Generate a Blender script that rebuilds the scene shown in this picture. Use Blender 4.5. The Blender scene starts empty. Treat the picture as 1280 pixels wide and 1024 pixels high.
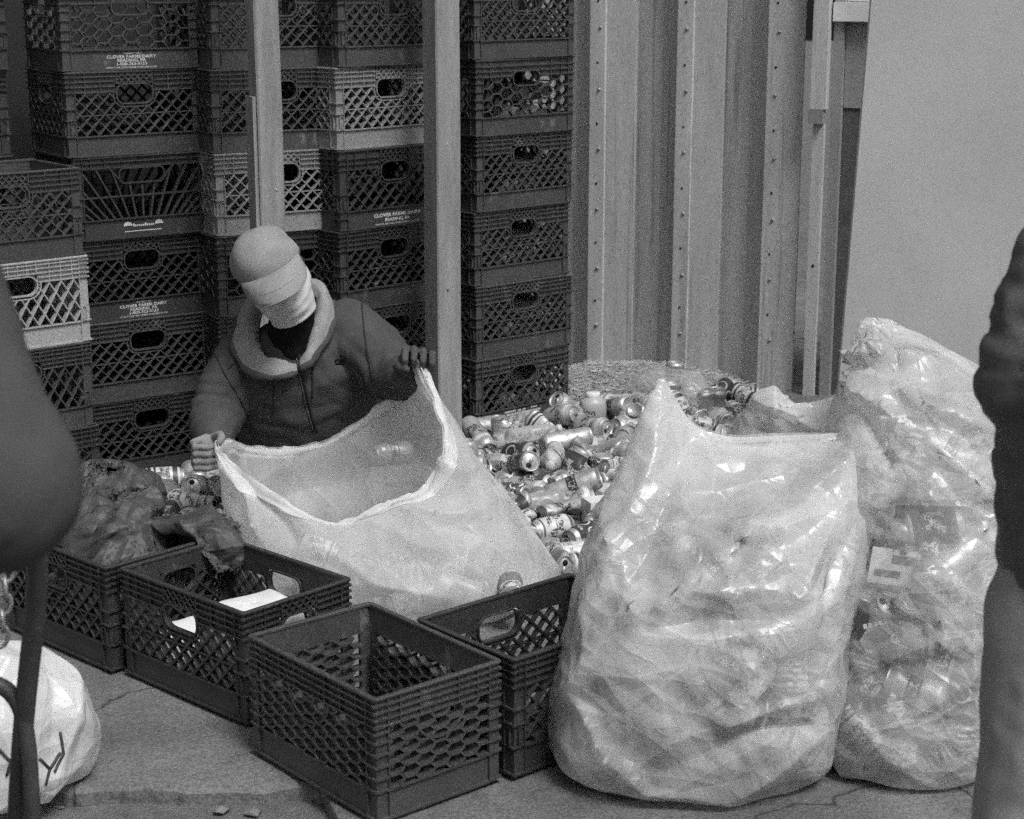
import bpy, bmesh, math, random
import numpy as np
from mathutils import Vector, Matrix, Quaternion, noise

R = math.radians
random.seed(7)
SC = bpy.context.scene
COL = SC.collection

# ------------------------------------------------------------------ camera, sky, sun, exposure
cam = bpy.data.cameras.new('camera')
cam.sensor_width = 36.0
cam.lens = 36.0 * 2274 / 1280
cam.clip_end = 500
cam.clip_start = 0.05
cam.dof.use_dof = True
cam.dof.focus_distance = 4.6
cam.dof.aperture_fstop = 8.0
camo = bpy.data.objects.new('camera', cam)
COL.objects.link(camo)
camo.location = (0, 0, 1.693)
camo.rotation_euler = (R(90) - 0.2433, 0, 0)
SC.camera = camo

SUN_EL, SUN_AZ = R(56), R(146)      # azimuth measured from +Y, clockwise seen from above
wd = bpy.data.worlds.new('World')
SC.world = wd
wd.use_nodes = True
wn = wd.node_tree
wn.nodes.clear()
sky = wn.nodes.new('ShaderNodeTexSky')
sky.sky_type = 'NISHITA'
sky.sun_disc = False
sky.sun_elevation = SUN_EL
sky.sun_rotation = SUN_AZ
sky.dust_density = 5.0
bwn = wn.nodes.new('ShaderNodeRGBToBW')       # black-and-white film: a neutral sky
bg = wn.nodes.new('ShaderNodeBackground')
bg.inputs['Strength'].default_value = 0.052
wo = wn.nodes.new('ShaderNodeOutputWorld')
wn.links.new(sky.outputs[0], bwn.inputs[0])
wn.links.new(bwn.outputs[0], bg.inputs['Color'])
wn.links.new(bg.outputs[0], wo.inputs['Surface'])

sun = bpy.data.lights.new('sun', 'SUN')
sun.energy = 1.5
sun.angle = R(20)
suno = bpy.data.objects.new('sun', sun)
COL.objects.link(suno)
sd = Vector((math.sin(SUN_AZ) * math.cos(SUN_EL), math.cos(SUN_AZ) * math.cos(SUN_EL), math.sin(SUN_EL)))
suno.rotation_euler = (-sd).to_track_quat('-Z', 'Y').to_euler()
suno.location = (0, 0, 8)

SC.view_settings.view_transform = 'Standard'
SC.view_settings.look = 'None'
SC.view_settings.gamma = 1.0
SC.view_settings.use_curve_mapping = False
SC.view_settings.exposure = 0.82
SC.cycles.max_bounces = 10
SC.cycles.transparent_max_bounces = 24
SC.cycles.use_denoising = False
SC.cycles.use_adaptive_sampling = True
SC.cycles.adaptive_threshold = 0.04     # leaves a fine grain, as on fast film
SC.cycles.adaptive_min_samples = 12


# ------------------------------------------------------------------ helpers
def link(o, parent=None):
    COL.objects.link(o)
    if parent is not None:
        o.parent = parent
    return o


def tag(o, label=None, cat=None, group=None, kind=None):
    if label: o['label'] = label
    if cat: o['category'] = cat
    if group: o['group'] = group
    if kind: o['kind'] = kind
    return o


def empty(name, loc=(0, 0, 0), rz=0.0):
    o = bpy.data.objects.new(name, None)
    o.empty_display_size = 0.05
    o.location = loc
    o.rotation_euler = (0, 0, rz)
    return link(o)


def rotm(rx=0, ry=0, rz=0):
    return Matrix.Rotation(rz, 3, 'Z') @ Matrix.Rotation(ry, 3, 'Y') @ Matrix.Rotation(rx, 3, 'X')


class MB:
    """collects faces of one mesh"""
    def __init__(s):
        s.v, s.f, s.m = [], [], []

    def add(s, vs, fs, mi=0):
        n = len(s.v)
        s.v.extend([tuple(p) for p in vs])
        s.f.extend([tuple(i + n for i in f) for f in fs])
        s.m.extend([mi] * len(fs))

    def box(s, x0, x1, y0, y1, z0, z1, mi=0):
        v = [(x, y, z) for z in (z0, z1) for y in (y0, y1) for x in (x0, x1)]
        s.add(v, [(0, 2, 3, 1), (4, 5, 7, 6), (0, 1, 5, 4), (2, 6, 7, 3), (0, 4, 6, 2), (1, 3, 7, 5)], mi)

    def prism(s, base, top, mi=0):
        n = len(base)
        s.add(list(base) + list(top), [tuple(range(n))[::-1], tuple(range(n, 2 * n))] +
              [(i, (i + 1) % n, n + (i + 1) % n, n + i) for i in range(n)], mi)

    def tube(s, pts, rad, seg=10, cap=True, mi=0):
        pts = [Vector(p) for p in pts]
        if not hasattr(rad, '__len__'): rad = [rad] * len(pts)
        rings = []
        up = None
        for i, p in enumerate(pts):
            t = (pts[min(i + 1, len(pts) - 1)] - pts[max(i - 1, 0)]).normalized()
            if up is None:
                up = t.orthogonal().normalized()
            a = (up - t * up.dot(t)).normalized()
            up = a
            b = t.cross(a)
            r = rad[i]
            ra, rb = (r if hasattr(r, '__len__') else (r, r))
            rings.append([p + a * math.cos(2 * math.pi * k / seg) * ra + b * math.sin(2 * math.pi * k / seg) * rb for k in range(seg)])
        vs = [q for r_ in rings for q in r_]
        fs = []
        for i in range(len(pts) - 1):
            for k in range(seg):
                k2 = (k + 1) % seg
                fs.append((i * seg + k, i * seg + k2, (i + 1) * seg + k2, (i + 1) * seg + k))
        if cap:
            fs.append(tuple(range(seg))[::-1])
            fs.append(tuple((len(pts) - 1) * seg + k for k in range(seg)))
        s.add(vs, fs, mi)

    def lathe(s, prof, seg=16, mi=0, axis='Z', mats=None):
        vs = []
        for r, z in prof:
            for k in range(seg):
                a = 2 * math.pi * k / seg
                vs.append((r * math.cos(a), r * math.sin(a), z))
        n = len(s.v)
        s.v.extend(vs)
        for i in range(len(prof) - 1):
            for k in range(seg):
                k2 = (k + 1) % seg
                s.f.append((n + i * seg + k, n + i * seg + k2, n + (i + 1) * seg + k2, n + (i + 1) * seg + k))
                s.m.append(mats[i] if mats else mi)

    def mesh(s, name, mats, smooth=False):
        me = bpy.data.meshes.new(name)
        me.from_pydata(s.v, [], s.f)
        if not isinstance(mats, (list, tuple)): mats = [mats]
        for m in mats: me.materials.append(m)
        if any(s.m): me.polygons.foreach_set('material_index', s.m)
        if smooth: me.polygons.foreach_set('use_smooth', [True] * len(me.polygons))
        me.update()
        return me

    def build(s, name, mats, parent=None, smooth=False):
        return link(bpy.data.objects.new(name, s.mesh(name, mats, smooth)), parent)


def copy_tree(o, parent=None):
    c = o.copy()
    COL.objects.link(c)
    c.parent = parent
    for ch in list(o.children):
        copy_tree(ch, c)
    return c


# ------------------------------------------------------------------ materials
MATS = {}


def nodes(name):
    m = bpy.data.materials.new(name)
    m.use_nodes = True
    t = m.node_tree
    t.nodes.clear()
    out = t.nodes.new('ShaderNodeOutputMaterial')
    return m, t, out


def nd(t, typ, **kw):
    n = t.nodes.new(typ)
    for k, v in kw.items():
        if k.startswith('i_'):
            key = k[2:].replace('_', ' ')
            n.inputs[key].default_value = v
        else:
            setattr(n, k, v)
    return n


def ramp(t, src, stops):
    r = t.nodes.new('ShaderNodeValToRGB')
    el = r.color_ramp.elements
    while len(el) > 1: el.remove(el[-1])
    el[0].position = stops[0][0]
    c = stops[0][1]
    el[0].color = (c, c, c, 1)
    for p, c in stops[1:]:
        e = el.new(p)
        e.color = (c, c, c, 1)
    t.links.new(src, r.inputs[0])
    return r


def grey(name, lo, hi, scale=8.0, rough=0.6, bump=0.2, bscale=60.0, metal=0.0, detail=6.0, stretch=(1, 1, 1), fine=0.0,
         spec=0.4, stain=None, bdist=0.002, coord='Object', crack=None):
    """a plain grey surface: mottled between lo and hi, with grain and fine relief"""
    m, t, out = nodes(name)
    L = t.links.new
    p = nd(t, 'ShaderNodeBsdfPrincipled')
    p.inputs['Roughness'].default_value = rough
    p.inputs['Metallic'].default_value = metal
    p.inputs['Specular IOR Level'].default_value = spec
    L(p.outputs[0], out.inputs['Surface'])
    tc = nd(t, 'ShaderNodeTexCoord')
    oi = nd(t, 'ShaderNodeObjectInfo')
    va = nd(t, 'ShaderNodeVectorMath', operation='ADD')
    vm = nd(t, 'ShaderNodeVectorMath', operation='SCALE')
    vm.inputs['Scale'].default_value = 37.0
    cx = nd(t, 'ShaderNodeCombineXYZ')
    for k in range(3): L(oi.outputs['Random'], cx.inputs[k])
    L(cx.outputs[0], vm.inputs[0])
    mp = nd(t, 'ShaderNodeMapping')
    mp.inputs['Scale'].default_value = stretch
    L(tc.outputs[coord], mp.inputs[0])
    L(mp.outputs[0], va.inputs[0])
    L(vm.outputs[0], va.inputs[1])
    n1 = nd(t, 'ShaderNodeTexNoise')
    n1.inputs['Scale'].default_value = scale
    n1.inputs['Detail'].default_value = detail
    n1.inputs['Roughness'].default_value = 0.65
    L(va.outputs[0], n1.inputs['Vector'])
    cr = ramp(t, n1.outputs['Fac'], [(0.3, lo), (0.7, hi)])
    col = cr.outputs[0]
    if fine > 0:
        n3 = nd(t, 'ShaderNodeTexNoise')
        n3.inputs['Scale'].default_value = bscale * 3
        n3.inputs['Detail'].default_value = 3
        L(va.outputs[0], n3.inputs['Vector'])
        r3 = ramp(t, n3.outputs['Fac'], [(0.3, 1 - fine), (0.7, 1 + fine)])
        mx = nd(t, 'ShaderNodeMix', data_type='RGBA', blend_type='MULTIPLY')
        mx.inputs['Factor'].default_value = 1
        L(col, mx.inputs['A'])
        L(r3.outputs[0], mx.inputs['B'])
        col = mx.outputs['Result']
    if stain:
        # (scale, threshold, grey, stretch)
        n4 = nd(t, 'ShaderNodeTexNoise')
        n4.inputs['Scale'].default_value = stain[0]
        n4.inputs['Detail'].default_value = 8
        n4.inputs['Roughness'].default_value = 0.7
        mp2 = nd(t, 'ShaderNodeMapping')
        mp2.inputs['Scale'].default_value = stain[3]
        L(va.outputs[0], mp2.inputs[0])
        L(mp2.outputs[0], n4.inputs['Vector'])
        r4 = ramp(t, n4.outputs['Fac'], [(stain[1], 0), (stain[1] + 0.09, 1)])
        mx = nd(t, 'ShaderNodeMix', data_type='RGBA')
        L(r4.outputs[0], mx.inputs['Factor'])
        L(col, mx.inputs['A'])
        g = stain[2]
        mx.inputs['B'].default_value = (g, g, g, 1)
        col = mx.outputs['Result']
    if crack:
        # (scale, width, grey): a few wandering cracks
        nw = nd(t, 'ShaderNodeTexNoise'); nw.inputs['Scale'].default_value = 6; nw.inputs['Detail'].default_value = 6
        L(va.outputs[0], nw.inputs['Vector'])
        sw = nd(t, 'ShaderNodeVectorMath', operation='SCALE'); sw.inputs['Scale'].default_value = 0.22; L(nw.outputs['Color'], sw.inputs[0])
        aw = nd(t, 'ShaderNodeVectorMath', operation='ADD'); L(va.outputs[0], aw.inputs[0]); L(sw.outputs[0], aw.inputs[1])
        vo = nd(t, 'ShaderNodeTexVoronoi', feature='DISTANCE_TO_EDGE'); vo.inputs['Scale'].default_value = crack[0]
        L(aw.outputs[0], vo.inputs['Vector'])
        rc_ = ramp(t, vo.outputs['Distance'], [(0.0, 1), (crack[1], 0)])
        mx = nd(t, 'ShaderNodeMix', data_type='RGBA')
        L(rc_.outputs[0], mx.inputs['Factor']); L(col, mx.inputs['A']); mx.inputs['B'].default_value = (crack[2],) * 3 + (1,)
        col = mx.outputs['Result']
    L(col, p.inputs['Base Color'])
    if bump > 0:
        n2 = nd(t, 'ShaderNodeTexNoise')
        n2.inputs['Scale'].default_value = bscale
        n2.inputs['Detail'].default_value = 5
        L(va.outputs[0], n2.inputs['Vector'])
        b = nd(t, 'ShaderNodeBump')
        b.inputs['Strength'].default_value = bump
        b.inputs['Distance'].default_value = bdist
        L(n2.outputs['Fac'], b.inputs['Height'])
        L(b.outputs[0], p.inputs['Normal'])
    MATS[name] = m
    return m


M_ground = grey('ground_asphalt', 0.10, 0.19, scale=3.0, rough=0.85, bump=0.6, bscale=90, fine=0.25, stain=(2.2, 0.60, 0.06, (1, 1, 1)), coord='Generated')
M_slab = grey('concrete', 0.105, 0.20, scale=4.0, rough=0.9, bump=1.0, bscale=45, fine=0.35, stain=(5.0, 0.58, 0.075, (1, 1, 1)), bdist=0.006, crack=(0.9, 0.006, 0.03))
M_dirt = grey('dirt', 0.09, 0.17, scale=14.0, rough=0.95, bump=1.0, bscale=120, fine=0.3, bdist=0.006)
M_straw = grey('straw', 0.22, 0.5, scale=40.0, rough=0.9, bump=0.3, bscale=200, fine=0.3)
M_wood = grey('weathered_wood', 0.19, 0.31, scale=6.0, rough=0.75, bump=0.4, bscale=40, stretch=(6, 6, 0.5), fine=0.18, stain=(3, 0.64, 0.15, (3, 3, 0.6)))
M_wood2 = grey('pale_board', 0.42, 0.55, scale=6.0, rough=0.75, bump=0.4, bscale=40, stretch=(6, 6, 0.5), fine=0.2, stain=(5, 0.64, 0.25, (3, 3, 0.6)))
M_metal = grey('galvanised_sheet', 0.40, 0.54, scale=5.0, rough=0.5, bump=0.15, bscale=70, stretch=(3, 3, 0.35), fine=0.3, stain=(3.2, 0.55, 0.26, (2.2, 2.2, 0.5)))
M_bolt = grey('bolt_metal', 0.20, 0.45, scale=30.0, rough=0.5, bump=0.1, metal=0.4)
M_hole = grey('bolt_hole', 0.008, 0.012, rough=0.9, bump=0)
M_panel = grey('off_white_board', 0.34, 0.42, scale=2.0, rough=0.7, bump=0.2, bscale=150, fine=0.12, stain=(4, 0.62, 0.32, (1, 1, 1)))
M_ply = grey('grey_plywood', 0.22, 0.29, scale=4.0, rough=0.8, bump=0.2, bscale=80, fine=0.2)
M_ply2 = grey('dark_plywood', 0.07, 0.12, scale=18.0, rough=0.85, bump=0.3, bscale=80, fine=0.4, stain=(26, 0.70, 0.4, (1, 3, 3)))
M_white = grey('white_paint', 0.6, 0.72, scale=8, rough=0.6, bump=0.2, bscale=50, fine=0.1)
M_black = grey('light_blocker_black', 0.02, 0.03, scale=6, rough=0.9, bump=0.2)
M_ink = grey('white_ink', 0.42, 0.75, scale=60, rough=0.7, bump=0)
CR = {
    'dark': grey('crate_plastic_dark', 0.033, 0.051, scale=9, rough=0.42, bump=0.25, bscale=60, fine=0.3, spec=0.55, stain=(13, 0.60, 0.13, (1, 1, 0.45))),
    'black': grey('crate_plastic_black', 0.030, 0.046, scale=9, rough=0.42, bump=0.25, bscale=60, fine=0.3, spec=0.55, stain=(13, 0.60, 0.11, (1, 1, 0.45))),
    'mid': grey('crate_plastic_mid', 0.050, 0.074, scale=9, rough=0.42, bump=0.25, bscale=60, fine=0.3, spec=0.55, stain=(13, 0.60, 0.17, (1, 1, 0.45))),
    'grey': grey('crate_plastic_grey', 0.20, 0.26, scale=9, rough=0.42, bump=0.25, bscale=60, fine=0.3, spec=0.55, stain=(13, 0.60, 0.13, (1, 1, 0.45))),
    'light': grey('crate_plastic_light', 0.32, 0.39, scale=9, rough=0.42, bump=0.25, bscale=60, fine=0.3, spec=0.55, stain=(13, 0.60, 0.2, (1, 1, 0.45))),
}

# ------------------------------------------------------------------ ground
mb = MB()
N = 60
for j in range(N + 1):
    for i in range(N + 1):
        x, y = -40 + 80 * i / N, -40 + 80 * j / N
        mb.v.append((x, y, -0.045))
for j in range(N):
    for i in range(N):
        a = j * (N + 1) + i
        mb.f.append((a, a + 1, a + N + 2, a + N + 1)); mb.m.append(0)
tag(mb.build('ground', M_dirt), kind='structure')


def edge_y(x):
    """near edge of the broken concrete slab"""
    return 3.535 - 0.05 * (x + 0.9) + 0.060 * noise.noise((x * 3.1, 0.3, 0)) + 0.035 * noise.noise((x * 11, 1.3, 0)) + 0.006 * noise.noise((x * 40, 5.3, 0))


mb = MB()
xs = np.concatenate([np.linspace(-6, -1.6, 12), np.linspace(-1.55, -0.30, 200), np.linspace(-0.25, 7, 30)])
ys = np.concatenate([[0, 0.0, 0.006, 0.03], np.linspace(0.06, 1.0, 50)])
top = []
for j, t in enumerate(ys):
    for x in xs:
        e = edge_y(x)
        if x > -0.40: e -= (x + 0.40) * 3.2 if x < 0.4 else 2.56        # the crack turns away towards the camera
        if x < -1.5: e -= min(2.0, (-1.5 - x) * 1.5)
        y = e + (9.5 - e) * (t ** 1.6 if t > 0.05 else t * 0.25)
        z = 0.0 + 0.004 * noise.noise((x * 2.3, y * 2.3, 0)) + 0.0016 * noise.noise((x * 17, y * 17, 2)) - 0.004
        if j == 0: z = -0.09
        elif j == 1: z -= 0.012
        elif j == 2: z -= 0.003
        mb.v.append((float(x), float(y), float(z)))
nx = len(xs)
for j in range(len(ys) - 1):
    for i in range(nx - 1):
        a = j * nx + i
        mb.f.append((a, a + 1, a + nx + 1, a + nx)); mb.m.append(0)
tag(mb.build('concrete_pavement', M_slab), kind='structure')

# ------------------------------------------------------------------ corrugated metal wall behind the cans
WD = Vector((0.905, -0.425, 0)).normalized()     # along the wall, to the right (towards the camera)
WNRM = Vector((-0.425, -0.905, 0)).normalized()  # outwards
W0 = Vector((0.13, 7.62, 0))
wall = empty('corrugated_metal_wall', W0, math.atan2(WD.y, WD.x))
tag(wall, 'tall galvanised corrugated metal wall with bolted ribs behind the loose cans', 'metal wall')
# local frame of the empty: x along, -y outwards
PER = 0.375
HW = 3.0
bolt_prof = [(0.0, 0.010), (0.008, 0.0095), (0.010, 0.006), (0.011, 0.0)]
for k in range(-2, 3):
    s = k * PER + 0.175
    # (along, outward)
    pr = [(s - 0.145, 0.0), (s - 0.178, -0.115), (s - 0.055, -0.068), (s + 0.034, 0.004), (s + 0.100, 0.004), (s + 0.104, 0.0), (s + PER - 0.145, 0.0)]
    if k == 2: pr = pr[:4] + [(s + 0.18, 0.004)]
    m = MB()
    nz = 24
    for j in range(nz + 1):
        z = -0.03 + (HW + 0.03) * j / nz
        for (a, o) in pr:
            w = 0.0025 * noise.noise((a * 5, z * 1.7, k))
            m.v.append((a, -(o + w), z))
    q = len(pr)
    for j in range(nz):
        for i in range(q - 1):
            a = j * q + i
            m.f.append((a, a + 1, a + q + 1, a + q)); m.m.append(0)
    # inner skin gives the sheet its thickness
    n0 = len(m.v)
    for j in range(nz + 1):
        for (a, o) in pr:
            m.v.append((a, -(o - 0.012), -0.03 + (HW + 0.03) * j / nz))
    for j in range(nz):
        for i in range(q - 1):
            a = n0 + j * q + i
            m.f.append((a + 1, a, a + q, a + q + 1)); m.m.append(0)
    m.build('panel', M_metal, wall)
    if True:
        # lap strip with its bolts
        for b in range(9):
            z = 0.19 + 0.245 * b + 0.01 * random.random()
            bo = MB()
            bo.lathe([(0.0, 0.0065), (0.004, 0.006), (0.0065, 0.0035), (0.0075, 0.0)], 10)
            o = bo.build('bolt', M_bolt, wall, True)
            o.location = (s + 0.075 + 0.006 * random.uniform(-1, 1), -0.0045, z)
            o.rotation_euler = (R(90), 0, 0)
        for b in range(7):
            bo = MB()
            bo.lathe([(0.0, 0.0012), (0.0048, 0.0012), (0.005, 0.0)], 10)
            o = bo.build('bolt_hole', M_hole, wall)
            o.location = (s + 0.068, -0.0045, 0.3 + 0.245 * b)
            o.rotation_euler = (R(90), 0, 0)

# trim board at the right end of the metal wall
def wl(a, o, z=0.0):
    return W0 + WD * a + WNRM * o + Vector((0, 0, z))

t = empty('wooden_trim', wl(1.165, 0.03), math.atan2(WD.y, WD.x))
tag(t, 'pale wooden trim of two stepped battens at the end of the corrugated wall', 'trim')
m = MB(); m.box(-0.008, 0.052, -0.050, -0.006, 1.13, 3.0); o = m.build('upper_batten', M_wood2, t)
m = MB(); m.box(-0.012, 0.044, -0.056, -0.008, 1.075, 1.128); o = m.build('end_block', M_wood, t)
m = MB(); m.box(0.0, 0.044, -0.026, -0.002, -0.01, 1.073); o = m.build('lower_batten', M_wood2, t)
m = MB(); m.lathe([(0.0, 0.001), (0.006, 0.001), (0.0062, 0.0)], 10); o = m.build('nail_hole', M_hole, t)
o.location = (0.022, -0.0262, 0.52); o.rotation_euler = (R(90), 0, 0)

# hoarding of plywood sheets right of the trim
hb = empty('plywood_hoarding', wl(1.225, 0.0), math.atan2(WD.y, WD.x))
tag(hb, 'grey and dark plywood hoarding between corrugated wall and leaning white board', 'hoarding')
m = MB(); m.box(0.0, 0.040, -0.03, 0.02, -0.02, 3.0); m.build('stud', M_ply, hb)
m = MB(); m.box(0.042, 1.7, -0.004, 0.014, 1.135, 1.457); m.build('upper_sheet', M_ply, hb)
m = MB(); m.box(0.042, 1.7, 0.004, 0.018, -0.02, 1.132); m.build('lower_sheet', M_ply2, hb)
m = MB(); m.box(-0.0, 1.7, -0.05, 0.02, 1.460, 1.530); m.build('white_ledge', M_white, hb)
m = MB(); m.box(0.042, 1.7, 0.0, 0.016, 1.533, 3.0); m.build('top_sheet', M_wood2, hb)

# leaning off-white board
bw, bh, bt = 1.25, 1.66, 0.045
m = MB()
rr = 0.05
out = []
for cx, cz, a0 in ((bw - rr, bh - rr, 0), (rr, bh - rr, 90), (rr, rr, 180), (bw - rr, rr, 270)):
    for k in range(6):
        a = R(a0 + 90 * k / 5)
        out.append((cx + rr * math.cos(a), cz + rr * math.sin(a)))
def inset(o, d):
    cx, cz = bw / 2, bh / 2
    return [(cx + (x - cx) * (1 - d / (bw / 2)), cz + (z - cz) * (1 - d / (bh / 2))) for x, z in o]
rings = [([(x, 0.0, z) for x, z in inset(out, 0.006)]), [(x, 0.006, z) for x, z in out], [(x, bt - 0.006, z) for x, z in out], [(x, bt, z) for x, z in inset(out, 0.006)]]
n = len(out)
m.v = [p for r_ in rings for p in r_]
for i in range(3):
    for k in range(n):
        m.f.append((i * n + k, (i + 1) * n + k, (i + 1) * n + (k + 1) % n, i * n + (k + 1) % n)); m.m.append(0)
m.f.append(tuple(range(n))); m.m.append(0)
m.f.append(tuple(range(3 * n, 4 * n))[::-1]); m.m.append(0)
bd = m.build('leaning_board', M_panel, None)
bd.location = (1.035, 5.72, 0.0)
bd.rotation_euler = (R(-8), R(1.8), R(-14))
tag(bd, 'large smooth off-white board with rounded corner leaning behind the filled bags', 'board')

# dark sheet added behind the crates so daylight stays out of their gaps
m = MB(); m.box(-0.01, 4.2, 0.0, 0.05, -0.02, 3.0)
bkw = m.build('light_blocker', M_black, None)
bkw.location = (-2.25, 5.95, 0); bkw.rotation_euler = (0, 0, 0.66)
tag(bkw, 'dark sheet added behind the stacked milk crates to keep their gaps black', 'wall')

# ------------------------------------------------------------------ wooden posts
def post(name, x, y, side, rot, h, label):
    e = empty(name, (x, y, 0), rot)
    tag(e, label, 'post', 'wooden posts in front of the crates')
    m = MB()
    c = 0.005
    s = side / 2
    nz = 30
    ringp = [(-s + c, -s), (s - c, -s), (s, -s + c), (s, s - c), (s - c, s), (-s + c, s), (-s, s - c), (-s, -s + c)]
    for j in range(nz + 1):
        z = -0.02 + h * j / nz
        dx = 0.006 * noise.noise((x, z * 1.2, 1)); dy = 0.006 * noise.noise((x, z * 1.2, 7))
        for (a, b) in ringp: m.v.append((a + dx, b + dy, z))
    for j in range(nz):
        for k in range(8):
            k2 = (k + 1) % 8
            m.f.append((j * 8 + k, j * 8 + k2, (j + 1) * 8 + k2, (j + 1) * 8 + k)); m.m.append(0)
    m.f.append(tuple(nz * 8 + k for k in range(8))); m.m.append(0)
    m.build('timber', M_wood, e)
    return e

p2 = post('wooden_post', -0.232, 6.04, 0.092, R(33), 3.0, 'thick square wooden post standing right of the crouching worker')
p1 = post('wooden_post', -0.755, 5.62, 0.080, R(27), 3.0, 'slim square wooden post rising right above the worker\'s cap')
m = MB(); m.box(-0.052, -0.0415, -0.036, 0.030, 0.0, 1.285); m.build('batten', M_wood, p1)
for z in (1.38, 1.0, 0.78, 1.17):
    m = MB(); m.lathe([(0.0, 0.0015), (0.004, 0.0012), (0.0052, 0.0)], 8); o = m.build('nail', M_bolt, p1)
    o.location = (random.uniform(-0.02, 0.02), -0.0415, z); o.rotation_euler = (R(90), 0, 0)
for z in (1.42, 1.1, 0.62):
    m = MB(); m.lathe([(0.0, 0.0015), (0.004, 0.0012), (0.0052, 0.0)], 8); o = m.build('nail', M_bolt, p2)
    o.location = (random.uniform(-0.03, 0.03), -0.0475, z); o.rotation_euler = (R(90), 0, 0)

# ------------------------------------------------------------------ milk crates
CL, CW, CH, CP = 0.47, 0.33, 0.275, 0.268      # long side, short side, height, stacking pitch
VB, VL, VT = 0.010, 0.074, 0.208               # foot, bottom of lattice, top of lattice


class Wall:
    """flat wall drawn in (u, v); depth d is measured inwards from the outer rib plane"""
    def __init__(s):
        s.mb = MB()

    def box(s, u0, u1, v0, v1, d0, d1):
        s.mb.box(u0, u1, d0, d1, v0, v1)

    def bar(s, a, b, w, d0, d1):
        ax, ay = a; bx, by = b
        l = math.hypot(bx - ax, by - ay)
        if l < 1e-5: return
        nx, ny = -(by - ay) / l * w / 2, (bx - ax) / l * w / 2
        q = [(ax + nx, ay + ny), (ax - nx, ay - ny), (bx - nx, by - ny), (bx + nx, by + ny)]
        s.mb.prism([(x, d0, y) for x, y in q], [(x, d1, y) for x, y in q])

    def clipped(s, a, b, w, d0, d1, inside, n=70):
        run = None
        last = None
        for i in range(n + 1):
            p = (a[0] + (b[0] - a[0]) * i / n, a[1] + (b[1] - a[1]) * i / n)
            if inside(p):
                if run is None: run = p
                last = p
            elif run is not None:
                s.bar(run, last, w, d0, d1); run = None
        if run is not None: s.bar(run, last, w, d0, d1)

    def ring(s, pts, w, d0, d1, closed=True):
        n = len(pts)
        for i in range(n if closed else n - 1):
            s.bar(pts[i], pts[(i + 1) % n], w, d0, d1)


def rrect(cu, cv, hw, hh, r, n=5):
    o = []
    for sx, sy, a0 in ((1, 1, 0), (-1, 1, 90), (-1, -1, 180), (1, -1, 270)):
        for k in range(n):
            a = R(a0 + 90 * k / (n - 1))
            o.append((cu + sx * (hw - r) + r * math.cos(a), cv + sy * (hh - r) + r * math.sin(a)))
    return o


def in_rrect(p, cu, cv, hw, hh, r):
    x, y = max(abs(p[0] - cu) - (hw - r), 0), max(abs(p[1] - cv) - (hh - r), 0)
    return math.hypot(x, y) < r


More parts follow.
